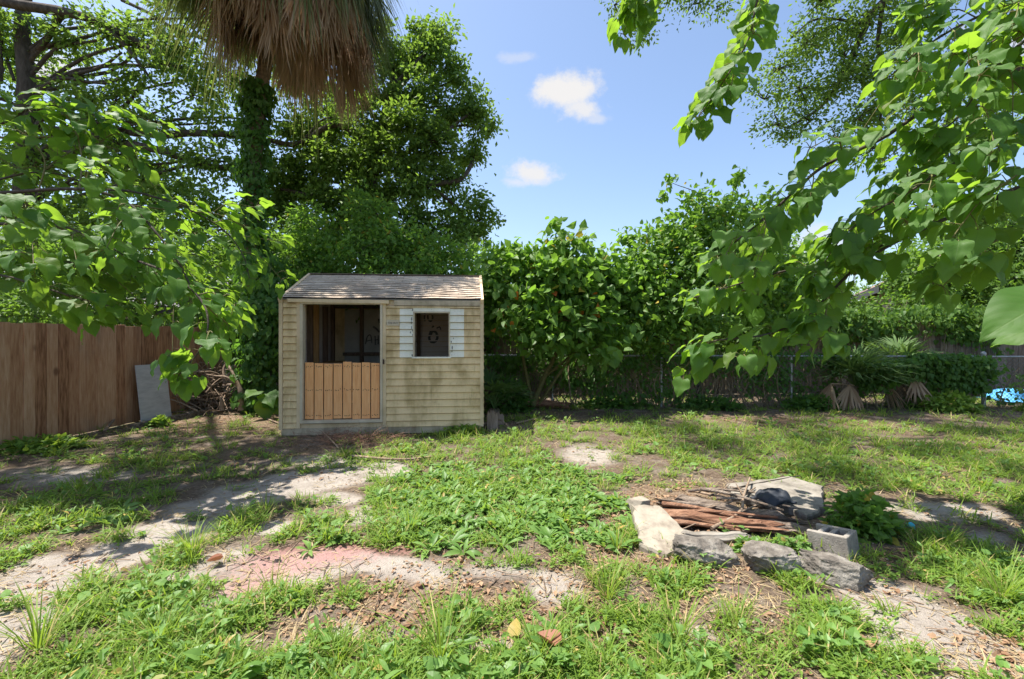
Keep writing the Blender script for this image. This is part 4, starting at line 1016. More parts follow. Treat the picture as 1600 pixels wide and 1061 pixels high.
limbsL = [([P(60, -120, 13), [-10.5, 10, 12.2], [-8, 7.6, 9.6], [-6.5, 6.2, 8.0], [-6.2, 5.0, 7.2]], .10, .03), ([P(60, -120, 13), P(-30, -20, 12.4), P(0, 2, 12), P(107, 20, 12.3), P(158, 37, 12.4), P(229, 74, 12.6), P(254, 99, 12.7), P(297, 107, 13)], .17, .05),  # leading limb carries the added lobes out of view
          ([P(107, 20, 12.3), P(93, 28, 12.6), P(71, 65, 12.8), P(51, 85, 13), P(40, 130, 13)], .09, .05),
          ([P(60, 150, 13), P(85, 124, 13), P(153, 107, 13), P(190, 82, 12.8)], .07, .03), ([P(60, 145, 13), P(110, 133, 13), P(170, 126, 13), P(205, 118, 12.8)], .06, .025),
          ([P(158, 37, 12.4), P(185, 60, 12.4), P(215, 95, 12.4), P(240, 130, 12.5)], .07, .03), ([P(60, 200, 13), P(140, 210, 13), P(204, 206, 12.8), P(255, 212, 12.7), P(297, 208, 12.7), P(373, 211, 12.7)], .12, .09),
          ([P(60, 250, 13), P(170, 225, 12.8), P(249, 235, 12.7), P(283, 246, 12.7), P(340, 262, 12.7), P(372, 257, 12.7)], .13, .08),
          ([P(190, 0, 13), P(232, 20, 13), P(268, 42, 13), P(300, 55, 13), P(330, 65, 13)], .05, .03), ([P(0, 60, 13.3), P(10, 90, 13.2), P(22, 125, 13)], .06, .04), ([P(2, 40, 13), P(3, 130, 13)], .05, .03), ([P(177, 180, 13), P(205, 155, 13), P(222, 130, 13)], .06, .03)]
tree('oak_tree', 'tall spreading oak at the left edge with long dark limbs crossing the sky', 'tree', P(37, 600, D)[:2], [[P(37, 0, D)[0], D, 0], P(38, 420, D), P(40, 250, D), P(42, 130, D), P(35, 30, D), P(60, -120, D)], .33, .13, LO, 'oak', 49000, .15, .22, limbs=limbsL, per=90, hollow=.2, skip=9)

# --- oak right of the palm
D = 14.0
CO = lobes_px([(690, 60, D, 24, 26), (650, 50, D, 28, 20), (668, 90, D, 50, 26), (720, 120, D, 28, 26), (625, 95, D, 28, 30), (650, 140, 13.6, 50, 30), (590, 140, D, 40, 30), (560, 190, 13.6, 55, 34), (640, 195, 13.4, 60, 36), (705, 165, D, 32, 26), (742, 160, D, 26, 24), (748, 200, D, 24, 30), (735, 235, D, 26, 22), (690, 230, 13.6, 46, 34), (610, 245, 13.2, 60, 36), (540, 250, 13.6, 55, 36), (480, 215, D, 45, 35), (490, 270, D, 45, 40), (560, 300, 13.6, 60, 36), (640, 290, 13.3, 60, 34), (700, 275, 13.6, 40, 26), (722, 320, D, 42, 22), (748, 345, D, 24, 20), (690, 350, 13.5, 50, 26), (600, 345, 13.3, 70, 36), (510, 330, 13.8, 50, 40), (450, 300, D, 40, 60), (600, 70, D, 26, 40), (660, 385, 13.5, 90, 30), (560, 395, 13.5, 80, 36), (460, 390, D, 46, 50), (520, 160, 14.5, 40, 40), (740, 375, D, 30, 20)])
limbsC = [([P(560, 300, D), P(520, 300, 13.6), P(493, 306, 13.5), P(432, 294, 13.5)], .10, .05), ([P(590, 250, D), P(560, 215, 13.5), P(521, 195, 13.3), P(465, 225, 13.3), P(420, 219, 13.2)], .11, .07), ([P(600, 220, D), P(605, 170, D), P(619, 134, 13.6), P(651, 97, 13.5), P(680, 70, D)], .11, .04),
          ([P(590, 300, D), P(640, 300, 13.4), P(671, 288, 13.1), P(720, 280, 13.2), P(745, 240, D)], .14, .05), ([P(600, 260, D), P(650, 230, 13.4), P(690, 215, 13.3), P(710, 195, 13.5), P(745, 170, D)], .09, .03), ([P(671, 288, 13.1), P(700, 312, 13.4), P(725, 335, D)], .06, .03), ([P(470, 225, 13.2), P(500, 190, 13.3), P(521, 183, 13.3)], .04, .02)]
tree('oak_tree', 'big round crowned oak standing behind the shed against the blue sky', 'tree', P(575, 600, D)[:2], [[P(575, 0, D)[0], D, 0], P(575, 420, D), P(572, 330, D), P(585, 250, D), P(603, 180, D), P(620, 110, D)], .32, .12, [(c, (r[0] * .88, r[1] * .9, r[2] * .85)) for c, r in CO], 'oak', 60000, .15, .20, limbs=limbsC, per=110, hollow=.35)

# --- dense shrubs and small trees right behind the shed
tree('evergreen_shrub', 'dense bright green shrub rising directly behind the shed roof', 'shrub', P(590, 600, 11.2)[:2], [[P(590, 0, 11.2)[0], 11.2, 0], P(590, 480, 11.2), P(592, 400, 11.2)], .10, .05, lobes_px([(560, 325, 11.2, 22, 24), (590, 335, 11, 26, 22), (530, 365, 11, 36, 26), (600, 370, 10.7, 40, 26), (565, 395, 10.4, 40, 24), (640, 372, 11, 34, 30), (655, 410, 10.6, 40, 24), (700, 395, 11, 30, 24), (690, 430, 10.6, 60, 22), (500, 395, 11.2, 30, 34), (510, 440, 10.6, 50, 30), (600, 430, 10.3, 60, 26), (728, 415, 11, 26, 30), (480, 350, 11.5, 24, 30), (600, 480, 10.4, 130, 40)]), 'sapling', 15000, .13, .17, per=45, twigs=5)
tree('evergreen_shrub', 'dark leafy shrub between the ivy post and the shed ridge', 'shrub', P(455, 600, 11.6)[:2], [[P(455, 0, 11.6)[0], 11.6, 0], P(450, 480, 11.6), P(455, 400, 11.6)], .09, .05, lobes_px([(450, 400, 11.6, 45, 40), (425, 450, 11.2, 50, 50), (480, 440, 11.4, 50, 45), (400, 380, 11.8, 40, 40), (360, 440, 11.6, 50, 50), (390, 520, 11, 70, 60)]), 'darkleaf', 16000, .13, .22, per=60, twigs=3)

tree('evergreen_shrub', 'leafy shrub mass rising behind the left privacy fence', 'shrub', P(120, 600, 9.5)[:2], [[P(120, 0, 9.5)[0], 9.5, 0], P(120, 480, 9.5), P(130, 400, 9.5)], .09, .05, lobes_px([(60, 400, 9.5, 80, 60), (160, 420, 9.5, 80, 60), (250, 400, 10, 70, 60), (-20, 430, 9.5, 60, 80), (110, 480, 9.2, 130, 40), (270, 480, 9.6, 90, 50), (340, 470, 10, 50, 60), (-100, 380, 9, 80, 110)]), 'darkleaf', 17000, .13, .2, per=50, twigs=3)
# --- broad leaved saplings along the back fence
def orange(cm, pts, n=5):
    for px, py, Y in pts:
        p = P(px, py, Y) + RG.normal(0, .06, (n, 3)); scatter(cm, heart9(), p, frames(unit(RG.normal(size=(n, 3)) * .5 - UP * .7), unit(RG.normal(size=(n, 3)) * .5 + UP * .4 + [0, -.6, 0])), RG.uniform(.10, .17, n), 1)
HT = [heart9(.2, .25), heart9(.35, .35), heart9(.1, .15)]
T1 = lobes_px([(790, 405, 9.2, 36, 24), (830, 400, 9, 40, 26), (872, 385, 8.9, 24, 22), (876, 362, 8.9, 12, 14), (905, 425, 9, 46, 30), (935, 420, 9.2, 30, 26), (800, 440, 8.9, 46, 34), (860, 440, 8.6, 56, 40), (915, 465, 8.8, 52, 36), (960, 450, 9.2, 40, 40), (820, 490, 8.5, 50, 34), (880, 500, 8.4, 60, 34), (940, 510, 8.6, 50, 30), (775, 480, 9, 24, 50), (850, 530, 8.3, 40, 22), (980, 430, 9.3, 36, 34), (905, 385, 9, 30, 12), (930, 545, 8.4, 40, 20)])
tree('sapling_tree', 'bushy broad leaved sapling with a few rusty leaves just right of the shed', 'tree', P(842, 630, 9.2)[:2], [P(832, 634, 9.2), P(850, 590, 9.2), P(872, 540, 9.1), P(868, 470, 9), P(866, 420, 8.9)], .055, .022, [(c, (r[0] * .86, r[1] * .9, r[2] * .8)) for c, r in T1], 'sapling', 5600, .155, .15, HT, per=14, barkm='greentwig', twigs=5, up=.8, droop=.5, mats=[M['sapling'], M['orangeleaf']],
     limbs=[([P(832, 634, 9.2), P(822, 585, 9.2), P(812, 530, 9.1), P(800, 450, 9)], .045, .02), ([P(840, 634, 9.2), P(866, 596, 9), P(890, 560, 8.9), P(930, 500, 8.9)], .035, .018), ([P(850, 590, 9.2), P(900, 545, 9), P(905, 500, 8.9)], .03, .015)],
     extra=lambda cm: orange(cm, [(772, 490, 8.4), (802, 485, 8.2), (782, 505, 8.4), (925, 475, 8.1), (905, 488, 8.1), (930, 492, 8.2), (808, 460, 8.4), (862, 490, 8.1), (775, 515, 8.4), (865, 462, 8.2), (930, 462, 8.2), (790, 470, 8.3)], 1))
T2 = lobes_px([(1095, 320, 9.8, 26, 30), (1120, 345, 9.6, 40, 30), (1075, 365, 9.6, 44, 30), (1045, 395, 9.5, 40, 34), (1010, 372, 9.6, 22, 16), (1005, 415, 9.5, 34, 28), (1110, 395, 9.4, 56, 40), (1160, 390, 9.8, 46, 46), (1060, 435, 9.3, 60, 40), (1000, 455, 9.4, 40, 34), (1120, 450, 9.4, 56, 40), (1040, 485, 9.2, 56, 34), (985, 500, 9.4, 40, 30), (1100, 500, 9.3, 50, 30), (1170, 460, 9.8, 50, 50), (1210, 430, 10.2, 50, 50), (1180, 330, 10, 40, 26), (1020, 525, 9.2, 40, 22), (1230, 480, 10, 50, 50)])
tree('sapling_tree', 'airy small tree with fine light green leaves in the middle of the back fence', 'tree', P(1095, 610, 9.7)[:2], [P(1094, 625, 9.7), P(1088, 590, 9.7), P(1072, 545, 9.65), P(1062, 500, 9.6), P(1070, 430, 9.6), P(1090, 360, 9.7)], .10, .03, T2, 'sapling', 13000, .105, .19, HT, per=20, barkm='bark', twigs=7, up=.6, hollow=.25,
     limbs=[([P(1070, 430, 9.6), P(1120, 380, 9.6), P(1140, 330, 9.7), P(1148, 280, 9.8)], .03, .006), ([P(1070, 430, 9.6), P(1020, 395, 9.6), P(985, 378, 9.6)], .025, .006), ([P(1090, 360, 9.7), P(1100, 310, 9.7), P(1048, 285, 9.8)], .02, .005)],
     extra=lambda cm: [scatter(cm, HT[k], P(px, py, 9.7) + RG.normal(0, .07, (9, 3)), frames(unit(RG.normal(size=(9, 3)) - UP * .6), unit(RG.normal(size=(9, 3)) * .6 + UP)), RG.uniform(.09, .13, 9)) for k in range(3) for px, py in ((1048, 282), (1036, 306), (1157, 274), (1148, 285), (985, 378), (975, 370))])
# growth behind the back fence
for (lab, px, Y, lob, n, mt, sz) in (
    ('dark leafy tree behind the back fence left of the airy sapling', 900, 13.0, [(760, 420, 12.5, 40, 30), (800, 440, 12.5, 60, 40), (900, 460, 13, 80, 40), (960, 440, 13, 60, 40), (1000, 480, 12.6, 70, 50), (850, 500, 12.5, 90, 40), (740, 480, 12.8, 60, 60)], 13000, 'darkleaf', .12),
    ('dark glossy tree behind the fence below the neighbour roof', 1440, 12.6, [(1420, 420, 12.8, 50, 30), (1480, 390, 13, 60, 40), (1550, 370, 13, 60, 50), (1410, 480, 12.4, 50, 22), (1470, 450, 12.3, 60, 36), (1540, 440, 12.3, 70, 44), (1600, 420, 12.6, 50, 70), (1500, 490, 12, 50, 20), (1590, 340, 13, 50, 40), (1660, 400, 12.6, 60, 90)], 22000, 'darkleaf', .14),
    ('leafy tree behind the fence left of the neighbour roof', 1250, 13.2, [(1220, 450, 13.2, 60, 40), (1280, 460, 13.2, 50, 30), (1275, 400, 14, 26, 18), (1190, 400, 13.4, 50, 40), (1300, 500, 12.6, 50, 30), (1240, 510, 12.6, 70, 30)], 11000, 'darkleaf', .12)):
    tree('background_tree', lab, 'tree', P(px, 600, Y)[:2], [[P(px, 0, Y)[0], Y, 0], P(px, 520, Y), P(px + 8, 470, Y), P(px, 430, Y)], .12, .06, lobes_px(lob), mt, n, sz, .22, HT if mt == 'x' else SMALL, per=36, group='trees growing beyond the back fence', twigs=4)

# --- oak whose small leaved branches hang in at the top right
D = 9.4
RO = lobes_px([(1215, 110, D, 34, 26), (1260, 70, D, 40, 30), (1300, 40, D, 40, 30), (1350, 30, D, 50, 32), (1400, 60, D, 40, 36), (1250, 140, D, 45, 26), (1195, 155, D, 24, 20), (1215, 195, D, 36, 22), (1265, 190, D, 34, 26), (1310, 130, D, 45, 36), (1355, 110, D, 44, 34), (1340, 185, D, 40, 32), (1385, 150, D, 40, 40), (1310, 235, D, 24, 20), (1370, 230, D, 40, 26), (1430, 20, D, 50, 40), (1320, 90, D, 30, 30), (1280, 5, D, 40, 24), (1240, 215, D, 20, 8), (1450, 120, 9.8, 50, 60), (1480, 230, 9.8, 50, 60), (1380, -40, D, 90, 36), (1540, 330, 9.8, 40, 40), (1570, 160, 10, 60, 60)])
RO += lobes_px([(985, 25, D, 26, 16), (1003, 58, D, 12, 12), (960, 8, D, 22, 12), (1090, 5, D, 18, 10), (1070, -30, D, 60, 26), (1120, 10, D, 14, 6), (1010, -40, D, 90, 26)])
OV = [(np.array([x, y, z]), (r, r, r * .6)) for x, y, z, r in ((-.3, 6.6, 7.9, .8), (1.4, 8.4, 9.2, .9), (2.4, 6.4, 7.8, .8), (3.9, 7.6, 8.8, .9), (.9, 5.6, 7.2, .7), (5.2, 8.9, 9.6, 1.0), (3.2, 8.9, 9.5, .8), (4.6, 6.1, 7.7, .8), (6.3, 7.4, 8.6, .9), (-.9, 8.2, 9.1, .8), (1.2, 7.0, 8.3, .7), (5.8, 5.2, 7.0, .8), (2.9, 5.1, 6.9, .6), (6.9, 8.8, 9.4, .9))]  # lobes overhead out of view, added to drop dappled shade on the lawn
RO += OV
limbsR = [([P(1640, -40, 9.8), [8.5, 8.8, 9.6], [5.5, 8.0, 9.4], [3.2, 7.4, 8.9], [.5, 7.2, 8.6]], .09, .03), ([[8.5, 8.8, 9.6], [6.4, 7.0, 8.8], [4.4, 6.0, 8.0], [2.6, 5.4, 7.4]], .06, .02), ([[5.5, 8.0, 9.4], [3.4, 8.8, 9.6], [.6, 8.6, 9.4]], .05, .02), ([P(1640, -40, 9.8), P(1500, -60, 9.6), P(1380, 0, D), P(1345, 60, D), P(1325, 100, D), P(1310, 130, D), P(1280, 170, D), P(1230, 200, D)], .09, .02), ([P(1380, 0, D), P(1372, 70, D), P(1380, 110, D), P(1375, 200, D)], .05, .02), ([P(1345, 40, D), P(1310, 30, D), P(1270, 32, D), P(1235, 60, D)], .035, .012), ([P(1640, -40, 9.8), P(1350, -120, 9.6), P(1150, -60, D), P(1010, 0, D), P(1000, 50, D)], .06, .01)]  # leading limbs carry the added overhead lobes
tree('oak_tree', 'small leaved oak hanging its fine twigs into the sky at the top right', 'tree', P(1680, 600, 9.8)[:2], [[P(1680, 0, 9.8)[0], 9.8, 0], P(1680, 400, 9.8), P(1665, 200, 9.8), P(1640, -40, 9.8), P(1600, -200, 9.8)], .26, .14, RO, 'oak', 52000, .085, .17, limbs=limbsR, per=60, hollow=.1, twigs=10, autolimb=False)

# ------------------------------------------------------------------ big leaved trees near the camera
def tung_tree(name, label, trunk, r0, branches, seed, leafmat='tung', size=(.16, .23), spacing=.085, twig_every=.28, twig_len=(.3, .7), lone=()):
    global RG
    RG = np.random.default_rng(seed)
    base = np.asarray(trunk[0], float); root = empty(name, base, label, 'tree')
    mb = MB(); tl = smooth_line(trunk, 20); tube(mb, tl, np.linspace(r0, r0 * .55, 20), 12, jitter=.05); reparent(mb.build('trunk', M['bark'], smooth=True), root)
    wood = MB(); pos, dr, nr, sz = [], [], [], []
    def put(p, axis, phi, s, dn):
        ref = unit(np.cross(axis, UP) + 1e-4); o2 = np.cross(ref, axis)
        rad = ref * math.cos(phi) + o2 * math.sin(phi)
        pd = unit(axis * .55 + rad * .85 + UP * .25); pl = s * RG.uniform(.45, .8)
        e = p + pd * pl - UP * pl * .12
        tube(wood, [p, p + pd * pl * .55 + UP * .01, e], [.0034, .0026, .0022], 3, 1)
        hz = pd.copy(); hz[2] *= .4
        d = unit(unit(hz) * .55 + axis * .55 - UP * dn + RG.normal(0, .18, 3))
        n = unit(UP * 1.2 + unit(hz) * .45 + RG.normal(0, .28, 3))
        pos.append(e); dr.append(d); nr.append(n); sz.append(s)
    def leafy(pts, ra, rb, f0, sp, tip=True, smul=1.0):
        L = np.sum(np.linalg.norm(np.diff(pts, axis=0), axis=1)); n = max(8, int(L / .06)); c = smooth_line(pts, n)
        tube(wood, c, np.linspace(ra, rb, n), 6, 1 if ra < .012 else 0)
        t = unit(np.gradient(c, axis=0)); s = f0 * L; phi = RG.uniform(0, 6.28)
        while s < L:
            k = min(n - 1, int(s / L * n)); u = s / L
            put(c[k], t[k], phi, RG.uniform(*size) * smul * (1 - .35 * max(0, u - .6)), RG.uniform(.15, .75)); phi += 2.4 + RG.normal(0, .25); s += sp * RG.uniform(.7, 1.3)
        if tip:
            for k in range(5): put(c[-1], t[-1], k * 1.26, RG.uniform(size[0] * .5, size[1] * .8) * smul, RG.uniform(.0, .6))
        return c, t, L
    for br in branches:
        pts, ra, rb, f0, tw = br[:5]
        c, t, L = leafy(pts, ra, rb, max(f0, .05), spacing, f0 < .9)
        s = f0 * L
        while s < L * .95 and tw > 0:
            k = min(len(c) - 1, int(s / L * len(c)))
            ax = t[k]; ref = unit(np.cross(ax, UP)); phi = RG.uniform(0, 6.28)
            d = unit(ax * .55 + ref * math.cos(phi) + UP * (.55 * math.sin(phi) - .12)); l = RG.uniform(*twig_len) * tw
            q = [c[k], c[k] + d * l * .5 + UP * .02, c[k] + d * l + ax * l * .25 - UP * l * .22]
            leafy(q, .006, .003, .25, spacing * .8); s += twig_every * RG.uniform(.7, 1.3)
    for p, d, n, s in lone: pos.append(np.asarray(p)); dr.append(np.asarray(d, float)); nr.append(np.asarray(n, float)); sz.append(s)
    pos, dr, nr, sz = map(np.array, (pos, dr, nr, sz))
    fol = MB(); pick = RG.integers(0, len(BIG), len(pos)); rot = frames(dr, nr)
    for k, tm in enumerate(BIG):
        z = pick == k
        sc = np.stack([sz[z] * RG.uniform(.85, 1.1, z.sum()), sz[z], sz[z]], -1)
        scatter(fol, tm, pos[z], rot[z], sc, 0, True)
    reparent(wood.build('branches', [M['bark'], M['greentwig']], smooth=True), root)
    reparent(fol.build('foliage', M[leafmat], smooth=True, uv=True), root)
    print(name, len(pos), 'leaves')
    return root
def PL(*a): return np.array([P(*q) for q in a])
tung_tree('broad_leaved_tree', 'overhanging tree with big heart shaped leaves filling the right edge', [[5.1, 3.6, 0], [5.05, 3.6, 1.2], [4.95, 3.65, 2.4], [4.9, 3.7, 3.8], [4.7, 3.8, 5]], .11, [
    (PL((1780, 60, 3.8), (1600, 105, 3.8), (1480, 150, 3.7), (1380, 215, 3.6), (1290, 258, 3.6), (1240, 300, 3.6), (1190, 345, 3.6), (1120, 400, 3.6)), .022, .006, .1, 1.0),
    (PL((1780, 230, 3.7), (1600, 290, 3.6), (1540, 315, 3.6), (1400, 378, 3.6), (1330, 425, 3.6), (1265, 490, 3.6), (1200, 522, 3.6), (1120, 532, 3.6), (1095, 545, 3.6)), .020, .005, .1, .38),
    (PL((1430, 362, 3.6), (1320, 405, 3.7), (1220, 425, 3.75), (1140, 448, 3.8), (1085, 465, 3.8)), .012, .005, .15, .38),
    (PL((1780, -190, 4.0), (1500, -160, 3.9), (1290, -90, 3.7), (1195, -20, 3.6), (1170, 60, 3.6), (1135, 120, 3.6), (1090, 185, 3.6)), .016, .004, .45, .3),
    (PL((1400, -140, 3.9), (1200, -110, 3.6), (1050, -60, 3.4), (1010, -15, 3.3), (1000, 8, 3.3)), .012, .004, .5, .35),
    (PL((1780, -40, 3.8), (1600, 0, 3.7), (1500, 40, 3.6), (1430, 85, 3.6), (1390, 120, 3.6)), .014, .005, .1, 1.0),
    (PL((1780, 300, 3.6), (1640, 350, 3.4), (1560, 375, 3.3), (1500, 400, 3.3)), .010, .004, .1, .7),
    (PL((1700, 150, 3.7), (1600, 200, 3.5), (1500, 250, 3.4), (1420, 300, 3.4), (1360, 335, 3.4), (1320, 365, 3.4)), .014, .005, .1, .7),
    (PL((1780, 180, 4.1), (1620, 200, 4.1), (1520, 210, 4.0), (1440, 245, 3.9), (1380, 285, 3.9)), .014, .005, .1, .7),
    (PL((1560, 310, 3.6), (1500, 330, 3.8), (1430, 340, 4.0), (1340, 370, 4.1), (1290, 410, 4.1)), .012, .004, .1, .6),
    (PL((1300, 445, 3.6), (1290, 490, 3.5), (1295, 520, 3.4), (1260, 535, 3.4)), .007, .004, .2, .25),
    (PL((1780, 120, 3.2), (1650, 220, 3.0), (1580, 280, 2.9), (1540, 300, 2.9)), .010, .004, .1, .8),
    (PL((1780, -80, 3.9), (1620, -50, 3.8), (1500, -10, 3.7), (1420, 20, 3.7)), .012, .004, .1, .8),
    (PL((1780, 90, 3.3), (1680, 50, 3.3), (1590, 45, 3.3), (1520, 90, 3.3), (1480, 140, 3.3)), .012, .004, .1, .8),
    (PL((1760, -20, 3.1), (1660, -20, 3.1), (1570, 10, 3.1)), .010, .004, .1, .8),
    (PL((1780, 240, 3.3), (1760, 330, 2.4), (1720, 420, 1.6), (1672, 458, 1.27), (1648, 466, 1.22)), .007, .0025, 1.02, 0),
    (PL((1700, 10, 3.6), (1620, 50, 3.5), (1560, 100, 3.4), (1500, 180, 3.4), (1460, 210, 3.4)), .012, .004, .1, .9),
], 21, size=(.135, .195), spacing=.088, twig_every=.36, lone=[(P(1648, 466, 1.22), (-.90, .05, -.43), (-.38, -.55, .74), .205), (P(1660, 500, 1.27), (-.85, .15, -.20), (.1, -.45, .85), .17)])
tung_tree('broad_leaved_tree', 'tree with big heart shaped leaves reaching over the fence from the left edge', [[-5.75, 4.45, 0], [-5.7, 4.45, 1.2], [-5.6, 4.45, 2.2], [-5.4, 4.5, 3.4], [-5.2, 4.6, 4.2]], .10, [
    (PL((-110, 310, 4.4), (20, 300, 4.3), (130, 296, 4.2), (200, 318, 4.2), (245, 365, 4.1), (275, 405, 4.1), (300, 450, 4.0)), .018, .006, .35, .9),
    (PL((-110, 370, 4.4), (0, 350, 4.3), (90, 352, 4.2), (150, 375, 4.2), (200, 402, 4.2)), .018, .006, .3, 1.0),
    (PL((-110, 420, 4.2), (0, 430, 4.1), (70, 450, 4.0), (130, 468, 4.0), (180, 480, 4.0)), .014, .005, .1, .45),
    (PL((200, 402, 4.2), (270, 430, 4.0), (315, 470, 3.9), (325, 510, 3.8), (310, 550, 3.75), (280, 585, 3.7)), .012, .005, .1, .35),
    (PL((315, 470, 3.9), (335, 490, 4.0), (355, 505, 4.1)), .007, .004, .1, .4),
    (PL((-110, 250, 4.7), (0, 195, 4.7), (60, 165, 4.7), (120, 165, 4.7), (160, 190, 4.7)), .014, .005, .15, 1.0),
    (PL((0, 215, 4.6), (90, 215, 4.6), (150, 225, 4.7), (210, 240, 4.8)), .011, .005, .1, .9),
    (PL((124, 297, 4.2), (128, 250, 4.3), (118, 205, 4.4), (100, 175, 4.4)), .008, .004, .3, .6),
    (PL((60, 299, 4.3), (70, 250, 4.3), (40, 210, 4.3)), .008, .004, .3, .6),
    (PL((130, 296, 4.2), (210, 300, 4.6), (290, 325, 4.9), (350, 360, 5.1), (380, 400, 5.1), (390, 435, 5.1)), .012, .005, .3, .6),
    (PL((200, 320, 4.5), (280, 330, 4.9), (340, 335, 5.2), (390, 360, 5.3)), .009, .004, .3, .9),
    (PL((-110, 320, 4.6), (0, 280, 4.6), (80, 270, 4.7), (160, 300, 4.8), (220, 340, 4.8)), .012, .005, .1, 1.1),
    (PL((90, 352, 4.2), (160, 400, 4.4), (240, 430, 4.6), (310, 445, 4.8), (350, 455, 4.9)), .011, .005, .1, .6),
    (PL((-110, 400, 4.5), (20, 400, 4.5), (110, 410, 4.5), (200, 430, 4.6), (260, 440, 4.6)), .012, .005, .1, .8),
    (PL((-60, 340, 3.6), (0, 330, 3.4), (40, 320, 3.3)), .006, .003, .5, .3),
    (PL((-110, 280, 5.0), (30, 330, 5.1), (150, 380, 5.2), (250, 390, 5.3), (310, 400, 5.4)), .012, .005, .1, 1.3),
], 33, size=(.14, .20), spacing=.10, twig_every=.36)
RG = np.random.default_rng(77)

# ------------------------------------------------------------------ palms
def frond(mb, hub, d, up, rad, nseg, spread, droop, w=.022, mat=0, pet=None, crease=.3):
    d = unit(np.asarray(d, float)); s = unit(np.cross(d, up)); u = np.cross(s, d)
    if pet is not None: tube(mb, smooth_line([pet, (np.asarray(pet) + hub) / 2 + u * .05, hub], 6), [.016, .014, .012, .011, .010, .009], 4, mat)
    ang = np.linspace(-spread, spread, nseg) + RG.normal(0, .03, nseg)
    t = np.array([0, .3, .6, .82, 1.0]); ww = np.array([.25, 1, .9, .5, .06]) * w
    for a in ang:
        L = rad * (1 - .22 * (abs(a) / spread) ** 2) * RG.uniform(.85, 1.08)
        sd = d * math.cos(a) + s * math.sin(a) + u * crease * (abs(math.sin(a)) - .3)
        sd = unit(sd + RG.normal(0, .07, 3)); c = unit(np.cross(sd, u))
        dd = droop * RG.uniform(.7, 1.3)
        p = hub + sd * (L * t)[:, None] - UP * (dd * L * t ** 2.2)[:, None] + RG.normal(0, .012, (5, 3)) * t[:, None]
        v = np.stack([p - c * ww[:, None], p + u * .006 * 0 + c * ww[:, None]], 1).reshape(-1, 3)
        mb.add(v, [[0, 1, 3, 2], [2, 3, 5, 4], [4, 5, 7, 6], [6, 7, 9, 8]], mat)
def palm():
    Y = 10.0; top = P(442, -75, Y); base = P(396, 640, Y)
    root = empty('cabbage_palm', (base[0], base[1], 0), 'tall cabbage palm with a thick skirt of hanging brown fronds', 'palm tree')
    tr = [[base[0], Y, 0], P(392, 430, Y), P(396, 300, Y), P(402, 190, Y), P(416, 90, Y), top]
    c = smooth_line(tr, 60); mb = MB()
    rr = .165 - .03 * np.linspace(0, 1, 60) + .008 * np.sin(np.arange(60) * 2.1); rr[-14:] += np.linspace(0, .06, 14)
    tube(mb, c, rr, 16, jitter=.05); reparent(mb.build('trunk', M['palmtrunk'], smooth=True), root)
    dead = MB()
    for k in range(185):
        a = RG.choice([.2, .9, 1.9, 3.4, 4.0, 4.75, 5.4, 5.9]) + RG.normal(0, .16); out = np.array([math.cos(a), math.sin(a), 0]); lev = RG.random()
        r0 = RG.uniform(.28, 1.75); hub = top + out * r0 + np.array([.12, 0, 0]) + UP * (-.55 - 1.0 * lev - .35 * math.sin(a * 5 + 1) - .25 * (r0 - .3) + .2)
        if math.cos(a) < -.6 and r0 > 1.25: continue
        d = unit(out * RG.uniform(.05, .35) - UP)
        frond(dead, hub, d, out, RG.uniform(.8, 1.6), 24, RG.uniform(.35, .75), .2, .021, pet=top - UP * .5 * lev)
    reparent(dead.build('dead_skirt', M['deadfrond']), root)
    gr = MB()
    for k in range(56):
        a = k * 2.39996; out = np.array([math.cos(a), math.sin(a), 0]); el = (.75 - 1.15 * (k / 55.0))
        d0 = unit(out * math.cos(el) + UP * math.sin(el)); L = RG.uniform(1.1, 1.75); hub = top + d0 * L - UP * (.32 if el < 0 else .0) + UP * .15
        d = unit(d0 * .65 - UP * (.55 + max(0, -el) * .6))
        frond(gr, hub, d, unit(UP + out * .5), RG.uniform(1.25, 1.7), 34, 1.2, RG.uniform(.6, 1.0), .019, pet=top)
    for k in range(22):
        a = RG.normal(.1, .55) if k % 4 else RG.normal(3.1, .4); out = np.array([math.cos(a), math.sin(a), 0]); r0 = RG.uniform(1.5, 2.0)
        frond(gr, top + out * r0 - UP * RG.uniform(.1, .7), unit(out * .3 - UP), unit(out + UP * .3), RG.uniform(.9, 1.4), 28, RG.uniform(.5, .9), .3, .02, pet=top)
    reparent(gr.build('green_fronds', M['frond']), root)
palm()
def ivy_on(name, label, cat, path, rad, n, size, mat='ivy', stems=5, side=None):
    c = smooth_line(path, 60); root = np.array([c[0][0], c[0][1], 0.0]); mb = MB()
    k = RG.integers(0, 60, n); a = RG.uniform(0, 6.283, n); r = rad * RG.uniform(.55, 1.25, n) * (1 + .35 * np.sin(k * .7 + a))
    out = np.stack([np.cos(a), np.sin(a), np.zeros(n)], -1)
    if side is not None: out[:, 0] += side * RG.random(n); 
    p = c[k] + out * r[:, None] + RG.normal(0, .06, (n, 3))
    scatter(mb, HT[0], p - root, frames(unit(out * .4 - UP * .8 + RG.normal(0, .4, (n, 3))), unit(out + UP * .35 + RG.normal(0, .35, (n, 3)))), size * RG.uniform(.6, 1.3, n), 0)
    for q in range(stems):
        ph = RG.uniform(0, 6.28); s = c + np.stack([np.cos(ph + np.arange(60) * .05), np.sin(ph + np.arange(60) * .05), np.zeros(60)], -1) * rad * .7; tube(mb, s - root, .010, 4, 1)
    o = mb.build(name, [M[mat], M['bark']]); o.location = root
    return tag(o, label, cat)
ivy_on('climbing_vine', 'vine sleeve climbing the palm trunk', 'vine', [P(400, 640, 10), P(396, 430, 10), P(396, 300, 10), P(399, 190, 10), P(403, 135, 10)], .21, 6000, .10, side=-.15)
